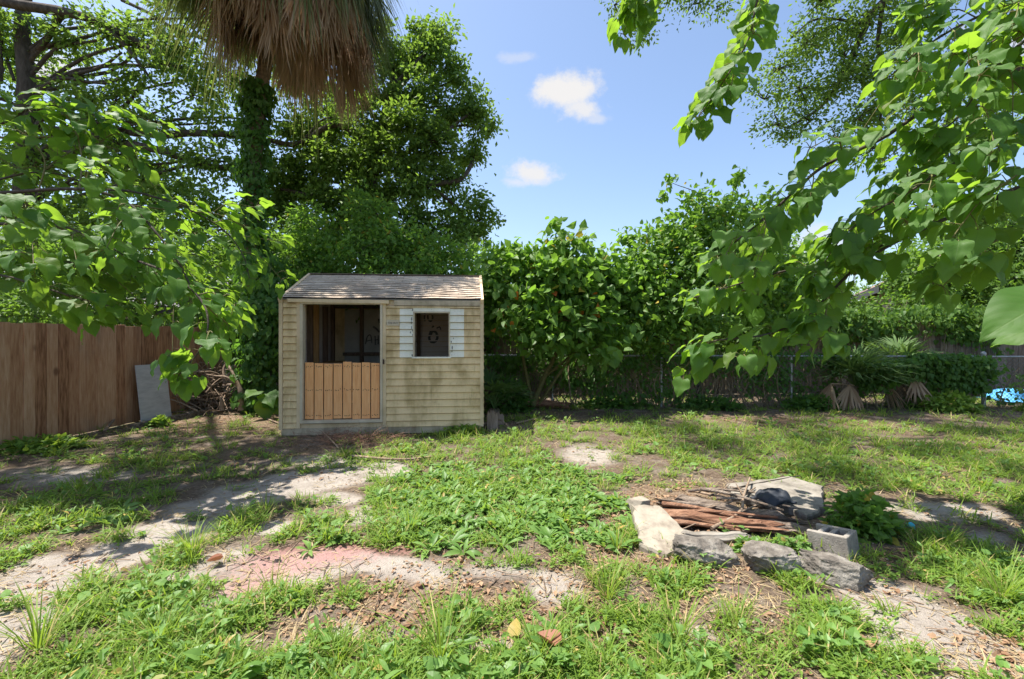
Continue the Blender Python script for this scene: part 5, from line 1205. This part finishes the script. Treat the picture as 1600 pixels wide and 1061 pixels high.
ivy_on('climbing_vine', 'thick ivy covering the post between brush pile and shed', 'vine', [P(408, 640, 8.9), P(406, 560, 8.9), P(410, 480, 8.9), P(400, 400, 9.2)], .36, 3200, .10, side=.3)
def fan_plant(name, label, loc, n, pet, rad, dead=4, trunk=.25, group=None):
    root = empty(name, loc, label, 'palmetto', group); loc = np.asarray(loc)
    mb = MB(); tube(mb, [loc, loc + UP * trunk * .6, loc + UP * trunk], [.10, .12, .09], 10, jitter=.1); reparent(mb.build('stem', M['palmtrunk']), root)
    g = MB(); dd = MB(); top = loc + UP * trunk
    for k in range(n):
        a = k * 2.39996; el = 1.45 - 1.05 * (k / n); out = np.array([math.cos(a), math.sin(a), 0]); d = unit(out * math.cos(el) + UP * math.sin(el)); L = pet * RG.uniform(.75, 1.2)
        frond(g, top + d * L, unit(d * .8 + out * .3 - UP * .1), unit(UP - d * .5), rad * RG.uniform(.8, 1.1), 24, 1.1, RG.uniform(.15, .45), .016, pet=top)
    for k in range(dead):
        a = RG.uniform(3.2, 6.2); out = np.array([math.cos(a), math.sin(a), 0]); hub = top + out * RG.uniform(.4, .75) + UP * RG.uniform(-.05, .15)
        frond(dd, hub, unit(out * .35 - UP), out, rad * .75, 16, .6, .2, .018, pet=top)
    reparent(g.build('green_fronds', M['palmetto']), root)
    if dead: reparent(dd.build('dead_fronds', M['deadfrond']), root)
fan_plant('palmetto', 'spiky palmetto with dead lower fronds at the right of the back fence', P(1335, 628, 9.2) * [1, 1, 0], 26, .40, .85, 3, .45)
fan_plant('palmetto', 'second palmetto with pale dead fronds left of the vine covered fence', P(1405, 628, 9.6) * [1, 1, 0], 14, .6, .65, 4, .5)
fan_plant('palmetto', 'slim palmetto tucked behind the right corner of the shed', P(772, 628, 8.4) * [1, 1, 0], 9, .45, .6, 0, .12)

# ------------------------------------------------------------------ vines on the chain link fence, low plants
def vine_curtain(label, p0, p1, z0, z1, n, size, thick, mat='ivy', stems=20, topb=.5, hang=0.0):
    p0 = np.array([*p0, 0.0]); p1 = np.array([*p1, 0.0]); e = p1 - p0; L = np.linalg.norm(e); e /= L; nn = np.array([-e[1], e[0], 0])
    s = RG.random(n * 2) * L; zz = RG.random(n * 2)
    den = fbm(s * 1.1, zz * 2.0, 0, int(abs(p0[0] * 10)) + 5, 3); keep = den + topb * (zz - .5) > RG.random(n * 2) * .55 + .24
    s, zz = s[keep][:n], zz[keep][:n]; m = len(s)
    top = z1 * (1 + .14 * (fbm(s * 1.6, s * 0, 0, 3, 3) - .5) * 2)
    p = p0 + e * s[:, None] + nn * (RG.normal(0, thick, m) * (.5 + zz))[:, None]; p[:, 2] = z0 + (top - z0) * zz + RG.normal(0, .03, m)
    mb = MB(); f = RG.choice([-1, -1, 1], m)[:, None] * nn * 1.0
    fr = frames(unit(-UP * .8 + RG.normal(0, .5, (m, 3)) - nn * .4), unit(-nn * RG.uniform(.2, 1, (m, 1)) + UP * .6 + RG.normal(0, .4, (m, 3))))
    scatter(mb, HT[0], p - p0, fr, size * RG.uniform(.6, 1.35, m))
    for k in range(stems):
        a = RG.random() * L; q = [p0 + e * a + [0, 0, 0], p0 + e * (a + RG.normal(0, .2)) + nn * RG.normal(0, .06) + UP * z1 * .5, p0 + e * (a + RG.normal(0, .4)) + nn * RG.normal(0, .08) + UP * z1 * RG.uniform(.8, 1.15)]
        tube(mb, smooth_line(q, 12) - p0, np.linspace(RG.uniform(.006, .018), .004, 12), 5, 1)
    o = mb.build('fence_vine', [M[mat], M['twig']]); o.location = p0
    return tag(o, label, 'vine')
vine_curtain('leafy vine mat covering the fence next to the terminal post', (6.9, 9.12), (9.35, 8.98), .1, 1.06, 6500, .075, .12, stems=24, topb=1.1)
vine_curtain('sparse dry vine tangle on the middle of the chain link fence', (1.6, 9.5), (6.6, 9.25), .05, 1.08, 3400, .07, .09, stems=150, topb=.3)
vine_curtain('green creeper smothering the chain link fence right of the shed', (-.6, 9.62), (1.7, 9.55), .05, 1.15, 4600, .08, .12, stems=60, topb=.3)
vine_curtain('thin creeper over the bare fence right of the terminal post', (9.6, 9.15), (12.5, 9.0), .05, .9, 450, .075, .2, stems=20, topb=.2)
vine_curtain('dark climber hanging on the old board fence behind', (-3.0, 11.05), (6.5, 11.1), .2, 2.0, 6000, .10, .12, 'darkleaf', 60, .5)
vine_curtain('climber on the old board fence at the right', (6.5, 11.12), (12.5, 11.2), .9, 2.1, 3600, .10, .12, 'darkleaf', 40, 1.2)
def bush(name, label, loc, r, n, size, mat='clover', tm=None, cat='plant'):
    loc = np.asarray(loc, float); d = rand_dirs(n); d[:, 2] = np.abs(d[:, 2]); q = RG.random(n) ** .5
    p = d * q[:, None] * np.array(r); mb = MB()
    scatter(mb, tm or HT[0], p, frames(unit(d + RG.normal(0, .5, (n, 3)) - UP * .2), unit(UP + d * .5 + RG.normal(0, .35, (n, 3)))), size * RG.uniform(.6, 1.3, n))
    for k in range(18): tube(mb, [[0, 0, 0], p[k] * .5 + [0, 0, .03], p[k]], [.006, .004, .002], 4, 1)
    o = mb.build(name, [M[mat], M['greentwig']]); o.location = loc
    return tag(o, label, cat)
bush('leafy_weed', 'bushy bright green weed behind the cinder block', G(1346, 836), (.23, .20, .30), 750, .055, 'sapling')
mb = MB(); o = bush('leafy_weed', 'small green weed growing up inside the fire pit', G(1235, 862), (.13, .08, .09), 190, .035, 'weed')
bush('leafy_weed', 'low weed spreading between the sticks and the front rocks', G(1175, 862), (.12, .08, .07), 120, .045, 'weed')
for (px, py, Y, r, n, lab) in ((1270, 632, 9.0, (.6, .3, .30), 700, 'low shrubby weeds under the hanging branch at the back'), (1110, 630, 9.2, (.7, .3, .22), 600, 'weed clump at the foot of the leaning brown trunk'), (960, 630, 9.3, (.8, .3, .2), 600, 'weed clump below the chain link fence post'), (1480, 640, 8.8, (.6, .4, .4), 900, 'weeds at the foot of the vine covered fence'), (1625, 640, 8.6, (.3, .3, .40), 400, 'tall weeds before the blue tarp'), (795, 628, 8.8, (.45, .5, .7), 900, 'undergrowth against the right side of the shed'), (1420, 625, 9.3, (.5, .3, .35), 500, 'undergrowth below the second palmetto'), (725, 676, 6.75, (.35, .12, .12), 260, 'small weeds at the foot of the shed wall'), (250, 660, 7.4, (.16, .1, .14), 160, 'little plant at the foot of the grey board'), (60, 690, 5.9, (.55, .3, .13), 500, 'low weeds along the foot of the privacy fence'), (30, 600, 11.0, (.1, .1, .1), 10, '')):
    if lab: bush('leafy_weed', lab, [*P(px, py, Y)[:2], 0], r, n, .075, 'ivy' if py < 640 else 'clover')
def big_leaf_plant():
    p = P(413, 618, 8.2); mb = MB()
    for k in range(6):
        a = -1.6 + .55 * k; d = unit(np.array([math.cos(a) * .8, -.5, .25 - .1 * k])); t = BIG[k % 5]
        tube(mb, [[0, 0, -p[2]], d * .1, d * .22], [.012, .01, .007], 5, 1)
        scatter(mb, t, np.array([d * .22]), frames(np.array([unit(d - UP * .5)]), np.array([[.1, -.6, .8]])), np.array([.32 + .04 * (k % 3)]), 0, True)
    o = mb.build('elephant_ear_plant', [M['tung'], M['greentwig']], smooth=True, uv=True); o.location = p
    tag(o, 'plant with very large leaves at the left side of the shed', 'plant')
big_leaf_plant()
# far tree line that closes the view low down
def treeline():
    n = 26000; x = RG.uniform(-40, 42, n); y = 22 + RG.normal(0, 1.5, n) + .01 * x * x
    hgt = 3.2 + 2.2 * (fbm(x * .35, x * 0, 0, 8, 3) - .5) * 2; z = hgt * RG.random(n) ** .8
    p = np.stack([x, y, z], -1); mb = MB()
    scatter(mb, SMALL, p, frames(unit(RG.normal(size=(n, 3)) - UP * .4), unit(RG.normal(size=(n, 3)) * .7 + UP)), RG.uniform(.25, .5, n))
    tag(mb.build('distant_trees', M['darkleaf']), 'far off line of dark green trees beyond the fences', 'trees', kind='stuff')
treeline()

# ================================================================== GROUND COVER
def spots(n, y0, y1, power=1.4):
    """random ground points, thinning with distance"""
    n = int(n * 1.2)
    u = RG.random(n); a = 1 - power
    y = (y0 ** a + u * (y1 ** a - y0 ** a)) ** (1 / a)
    x = RG.uniform(-1.5, 1.5, n) * y
    return x, y
BL = [blade_tmpl(.12, .03), blade_tmpl(.35, .034), blade_tmpl(.6, .03)]
def in_bad(x, y):
    c = np.zeros(len(x), bool)
    lx = (x - SO[0]) * SE[0] + (y - SO[1]) * SE[1]; ly = (x - SO[0]) * SN[0] + (y - SO[1]) * SN[1]
    c |= (lx > -.02) & (lx < SW + .02) & (ly > -.01) & (ly < SD + .02)
    c |= x < -7.0 + (y - 2.9) * .134 + .05
    c |= y > 10.9
    return c
def cover_layer(name, label, n, tmpls, per, size, spread, matname, fld, cat, y0=1.6, y1=10.8, power=1.5, tilt=.6, upright=.6, thr=.5, soft=.25, lift=0.0):
    x, y = spots(n, y0, y1, power); f = fld(x, y); keep = (f > thr + (RG.random(len(x)) - .5) * 2 * soft) & ~in_bad(x, y); x, y, f = x[keep], y[keep], f[keep]; m = len(x)
    vig = RG.uniform(.6, 1.3, m) * (.7 + .5 * np.clip(f, 0, 1)); mb = MB()
    X = (x[:, None] + RG.normal(0, spread, (m, per)) * vig[:, None]).ravel(); Y = (y[:, None] + RG.normal(0, spread, (m, per)) * vig[:, None]).ravel()
    sc = np.repeat(vig, per) * RG.uniform(.6, 1.25, m * per) * size * (1 + .05 * Y)
    a = RG.uniform(0, 6.283, m * per); out = np.stack([np.cos(a), np.sin(a), np.zeros(m * per)], -1)
    d = unit(out * tilt * RG.uniform(.5, 1.5, (m * per, 1)) + UP * upright); nn = unit(UP * (1 if upright < .5 else .4) - out * (0 if upright < .5 else .8) + RG.normal(0, .25, (m * per, 3)))
    p = np.stack([X, Y, gh(X, Y) + .002 + lift * RG.random(m * per)], -1)
    pick = RG.integers(0, len(tmpls), m * per); rot = frames(d, nn)
    for k, t in enumerate(tmpls):
        z = pick == k; scatter(mb, t, p[z], rot[z], sc[z])
    print(name, m, m * per)
    return tag(mb.build(name, M[matname]), label, cat, kind='stuff')
def f_grass(x, y):
    c, s, l, p = fields(x, y); r = blobs(ROSE, x, y, .3, 5); return c * (1 - .35 * r) + .13 * np.clip((y - 4) / 2, 0, 1) * (x > -2.5) + .35 * (fbm(x * 2.5, y * 2.5, 0, 91, 3) - .5)
def f_clover(x, y):
    c, s, l, p = fields(x, y); return c + .08 * np.clip((y - 4) / 2, 0, 1) * (x > -2.5) + .5 * (fbm(x * 3.1, y * 3.1, 0, 17, 3) - .5) - .15 * p
def f_rose(x, y):
    c, s, l, p = fields(x, y); return .10 + blobs(ROSE, x, y, .3, 5) * .78 + .6 * (fbm(x * 2.8, y * 2.8, 0, 51, 3) - .5) - .25 * s
def f_litter(x, y):
    c, s, l, p = fields(x, y); return .05 - .3 * p + l * .65 + .15 * (1 - c) + .5 * (fbm(x * 3.3, y * 3.3, 0, 71, 3) - .5)
cover_layer('grass', 'short green grass and thin blades over the yard', 19000, BL, 9, .085, .026, 'grass', f_grass, 'grass', thr=.555, tilt=.55, upright=.75)
cover_layer('dry_grass', 'dead straw coloured grass blades among the weeds', 9000, BL, 5, .07, .04, 'straw', lambda x, y: .5 + .6 * (fbm(x * 2.2, y * 2.2, 0, 63, 3) - .5), 'dry grass', thr=.55, soft=.3, tilt=1.2, upright=.4)
cover_layer('creeping_weeds', 'low round leaved creeping weeds over the yard', 15000, [SMALL, HT[1], SMALL], 9, .024, .033, 'clover', f_clover, 'weeds', thr=.53, tilt=1, upright=.25, lift=.035)
def rosettes(name, label, n, per, size, fld, thr, matname, y1=10, power=1.5, x0=None):
    x, y = spots(n, 1.7, y1, power); f = fld(x, y); keep = (f > thr + (RG.random(len(x)) - .5) * .4) & ~in_bad(x, y); x, y = x[keep], y[keep]; m = len(x)
    a = (RG.uniform(0, 6.283, m)[:, None] + np.arange(per) * 2.4).ravel() + RG.normal(0, .2, m * per); s = np.repeat(RG.uniform(.55, 1.25, m), per) * RG.uniform(.7, 1.15, m * per) * size
    X, Y = np.repeat(x, per), np.repeat(y, per); out = np.stack([np.cos(a), np.sin(a), np.zeros(len(a))], -1); el = RG.uniform(.05, .75, len(a))
    d = unit(out + UP * el[:, None]); mb = MB(); T = [rosette_leaf(.3), rosette_leaf(.5), rosette_leaf(.18)]
    p = np.stack([X, Y, gh(X, Y) + .004], -1) + out * .008; pick = RG.integers(0, 3, len(a)); rot = frames(d, unit(UP + RG.normal(0, .25, (len(a), 3))))
    for k, t in enumerate(T):
        z = pick == k; scatter(mb, t, p[z], rot[z], s[z])
    print(name, m)
    return tag(mb.build(name, M[matname], smooth=True), label, 'weeds', kind='stuff')
rosettes('broadleaf_weeds', 'dense patch of long leaved broadleaf weeds in the middle of the yard', 8000, 9, .115, f_rose, .47, 'weed')
cover_layer('ovate_weeds', 'ankle high weeds with oval leaves scattered through the yard', 3000, [HT[0], rosette_leaf(.3), rosette_leaf(.15), SMALL], 9, .042, .04, 'weed', lambda x, y: f_clover(x, y) * .8 + .5 * (fbm(x * 1.9, y * 1.9, 0, 33, 3) - .5), 'weeds', thr=.56, tilt=1, upright=.45, lift=.09)
cover_layer('leaf_litter', 'scattered dry brown fallen leaves on the ground', 14000, [SMALL, heart9(.5, .6), SMALL], 3, .028, .09, 'litter', f_litter, 'fallen leaves', thr=.62, soft=.45, tilt=1, upright=.12, lift=.012)
def pebbles():
    n = 3200; x, y = spots(n, 1.6, 9, 1.5); c, s_, l, p = fields(x, y); k = (c < .45) & ~in_bad(x, y); x, y = x[k], y[k]; m = len(x); mb = MB()
    v = CSV[:]; o = np.array([[1, 0, 0], [-1, 0, 0], [0, 1, 0], [0, -1, 0], [0, 0, 1], [0, 0, -1]], float); f = np.array([[0, 2, 4], [2, 1, 4], [1, 3, 4], [3, 0, 4], [2, 0, 5], [1, 2, 5], [3, 1, 5], [0, 3, 5]])
    scatter(mb, (o, f), np.stack([x, y, gh(x, y) + .002], -1), frames(unit(RG.normal(size=(m, 3))), unit(RG.normal(size=(m, 3)))), RG.uniform(.003, .012, (m, 1)) * RG.uniform(.6, 1.3, (m, 3)))
    tag(mb.build('pebbles', M['paleslab']), 'small pebbles and soil crumbs on the bare sand', 'pebbles', kind='stuff')
pebbles()
def twig_litter():
    n = 4200; x, y = spots(n, 1.6, 9.5, 1.5); c, s, l, p = fields(x, y); k = (l + .2 > RG.random(len(x)) * 1.1) & ~in_bad(x, y); x, y = x[k], y[k]; mb = MB()
    for a, b_ in zip(x, y):
        th = RG.uniform(0, 6.28); L = RG.uniform(.04, .2); d = np.array([math.cos(th), math.sin(th), RG.uniform(-.02, .15)]); q = np.array([a, b_, float(gh(a, b_)) + .006])
        tube(mb, [q, q + d * L * .5 + RG.normal(0, .008, 3) * [1, 1, .3], q + d * L], [.003, .0028, .0015], 4)
    tag(mb.build('twig_litter', M['stick']), 'small dead twigs scattered over the bare ground', 'twigs', kind='stuff')
twig_litter()
# tall grass tufts one can tell apart
def tuft_mesh(n, h, seed):
    r = np.random.default_rng(seed); mb = MB(); a = r.uniform(0, 6.283, n); out = np.stack([np.cos(a), np.sin(a), np.zeros(n)], -1)
    d = unit(out * r.uniform(.1, .75, (n, 1)) + UP); p = out * r.uniform(0, .05, (n, 1)); T = [blade_tmpl(.15, .011), blade_tmpl(.4, .012), blade_tmpl(.7, .011)]
    for k, t in enumerate(T):
        z = np.arange(n) % 3 == k; scatter(mb, t, p[z], frames(d[z], unit(UP * .35 - out[z] + r.normal(0, .2, (z.sum(), 3)))), h * r.uniform(.45, 1.1, z.sum()))
    return mb
tm = [tuft_mesh(85, .26, 1), tuft_mesh(70, .34, 2), tuft_mesh(60, .20, 3)]
proto = None; protos = []
for (px, py, k, sc, lab) in ((300, 868, 0, 1, 'tall grass tuft left of the pink stained sand'), (415, 800, 2, 1.1, 'grass tuft on the pale sand in front of the shed door'), (425, 925, 2, .9, 'grass tuft standing on the pink stained sand'), (640, 830, 0, .95, 'tall grass tuft left of the broadleaf weed patch'), (690, 1030, 1, 1, 'wispy tall grass tuft at the bottom middle'), (950, 930, 1, .8, 'grass tuft with upright stems left of the front rocks'), (1060, 1000, 1, .8, 'grass tuft below the front rocks'), (1470, 858, 2, 1.2, 'grass tuft in the shade right of the bottle cap'), (1565, 945, 1, .9, 'pale grass tuft by the right edge of the yard'), (530, 1035, 0, .8, 'grass tuft at the bottom left of the wispy one'), (250, 1010, 0, .8, 'grass tuft in the lower left corner weeds'), (965, 850, 2, 1.2, 'grass tuft touching the pale flat slab'), (380, 820, 2, .9, 'small grass tuft beside the sand strip'), (1150, 975, 2, 1.1, 'short grass tuft under the middle rock'), (840, 1030, 1, .7, 'grass tuft beside the curled red leaf'), (60, 1020, 1, .9, 'long bladed grass tuft on the pale sand at far left')):
    if k not in [q[0] for q in protos]:
        o = tm[k].build('grass_tuft', M['grass']); protos.append((k, o))
    else:
        src = [q[1] for q in protos if q[0] == k][0]; o = src.copy(); COL.objects.link(o)
    o.location = G(px, py); o.rotation_euler = (0, 0, px * .37); o.scale = (sc, sc, sc)
    tag(o, lab, 'grass tuft', 'tall grass tufts')

# ================================================================== SKY, SUN, CAMERA
SUN_EL, SUN_AZ = math.radians(69), math.radians(-76)       # azimuth from +Y (into the picture), negative = left
w = bpy.data.worlds.new('World'); scene.world = w; w.use_nodes = True
nt = w.node_tree; nt.nodes.clear(); b = NB(nt)
sky = b.n('ShaderNodeTexSky', sky_type='NISHITA'); sky.sun_disc = False; sky.sun_elevation = SUN_EL; sky.sun_rotation = SUN_AZ
sky.air_density = 1.0; sky.dust_density = 1.5; sky.ozone_density = 1.8
bg = b.n('ShaderNodeBackground'); bg.inputs[1].default_value = .117; b.l(sky.outputs[0], bg.inputs[0])
tc = b.n('ShaderNodeTexCoord'); sp = b.n('ShaderNodeSeparateXYZ'); b.l(tc.outputs['Generated'], sp.inputs[0])
yy = b.math('MAXIMUM', sp.outputs[1], .05); u = b.math('DIVIDE', sp.outputs[0], yy); v = b.math('DIVIDE', sp.outputs[2], yy)
cv = b.n('ShaderNodeCombineXYZ'); b.l(u, cv.inputs[0]); b.l(v, cv.inputs[1])
ns = b.n('ShaderNodeTexNoise'); ns.inputs['Scale'].default_value = 14; ns.inputs['Detail'].default_value = 9; ns.inputs['Roughness'].default_value = .66; b.l(cv.outputs[0], ns.inputs['Vector'])
tot = None
for (px, py, rx, ry, a) in ((868, 142, 38, 24, 1), (905, 140, 34, 28, 1), (912, 170, 30, 18, .9), (832, 270, 34, 18, .95), (805, 285, 22, 8, .6), (812, 90, 26, 8, .35), (78, 112, 55, 30, .9), (90, 420, 120, 50, .6), (1280, 385, 70, 40, .6), (360, 430, 60, 60, .6), (-200, 300, 160, 60, .8), (1650, 60, 120, 40, .7), (930, 185, 20, 10, .5)):
    dx = b.math('DIVIDE', b.math('SUBTRACT', u, (px - CX) / F), rx / F); dy = b.math('DIVIDE', b.math('SUBTRACT', v, (HY - py) / F), ry / F)
    r2 = b.math('SQRT', b.math('ADD', b.math('MULTIPLY', dx, dx), b.math('MULTIPLY', dy, dy)))
    r2 = b.math('ADD', r2, b.math('MULTIPLY', b.math('SUBTRACT', ns.outputs['Fac'], .5), 3.0))
    k = b.math('MULTIPLY', b.maprange(r2, 1.4, .3), a)
    tot = k if tot is None else b.math('MAXIMUM', tot, k)
tot = b.math('MULTIPLY', tot, b.maprange(sp.outputs[1], .05, .15))
bc = b.n('ShaderNodeBackground'); bc.inputs[0].default_value = (1, .985, .98, 1); bc.inputs[1].default_value = CLOUD
mx = b.n('ShaderNodeMixShader'); b.l(tot, mx.inputs[0]); b.l(bg.outputs[0], mx.inputs[1]); b.l(bc.outputs[0], mx.inputs[2])
ow = b.n('ShaderNodeOutputWorld'); b.l(mx.outputs[0], ow.inputs[0])
ld = bpy.data.lights.new('sun', 'SUN'); ld.energy = SUNE; ld.angle = math.radians(.6); ld.color = (1, .95, .87)
lo = bpy.data.objects.new('sun', ld); COL.objects.link(lo)
from mathutils import Vector
sd = Vector((math.sin(SUN_AZ) * math.cos(SUN_EL), math.cos(SUN_AZ) * math.cos(SUN_EL), math.sin(SUN_EL)))
lo.rotation_euler = sd.to_track_quat('Z', 'Y').to_euler(); lo.location = sd * 30
cd = bpy.data.cameras.new('camera'); cam = bpy.data.objects.new('camera', cd); COL.objects.link(cam)
cd.sensor_width = 36; cd.lens = 36 * F / 1600; cd.shift_y = (HY - 530.5) / 1600; cd.clip_start = .05; cd.clip_end = 1000
cam.location = (0, 0, H); cam.rotation_euler = (math.pi / 2, 0, 0)
scene.camera = cam
vs = scene.view_settings; scene.display_settings.display_device = 'sRGB'
vs.view_transform = 'Standard'; vs.look = 'None'; vs.exposure = EXPO; vs.gamma = 1
cy = scene.cycles; cy.use_denoising = True; cy.max_bounces = 8; cy.diffuse_bounces = 4; cy.glossy_bounces = 3; cy.transmission_bounces = 6; cy.sample_clamp_indirect = 6; cy.caustics_reflective = False; cy.caustics_refractive = False
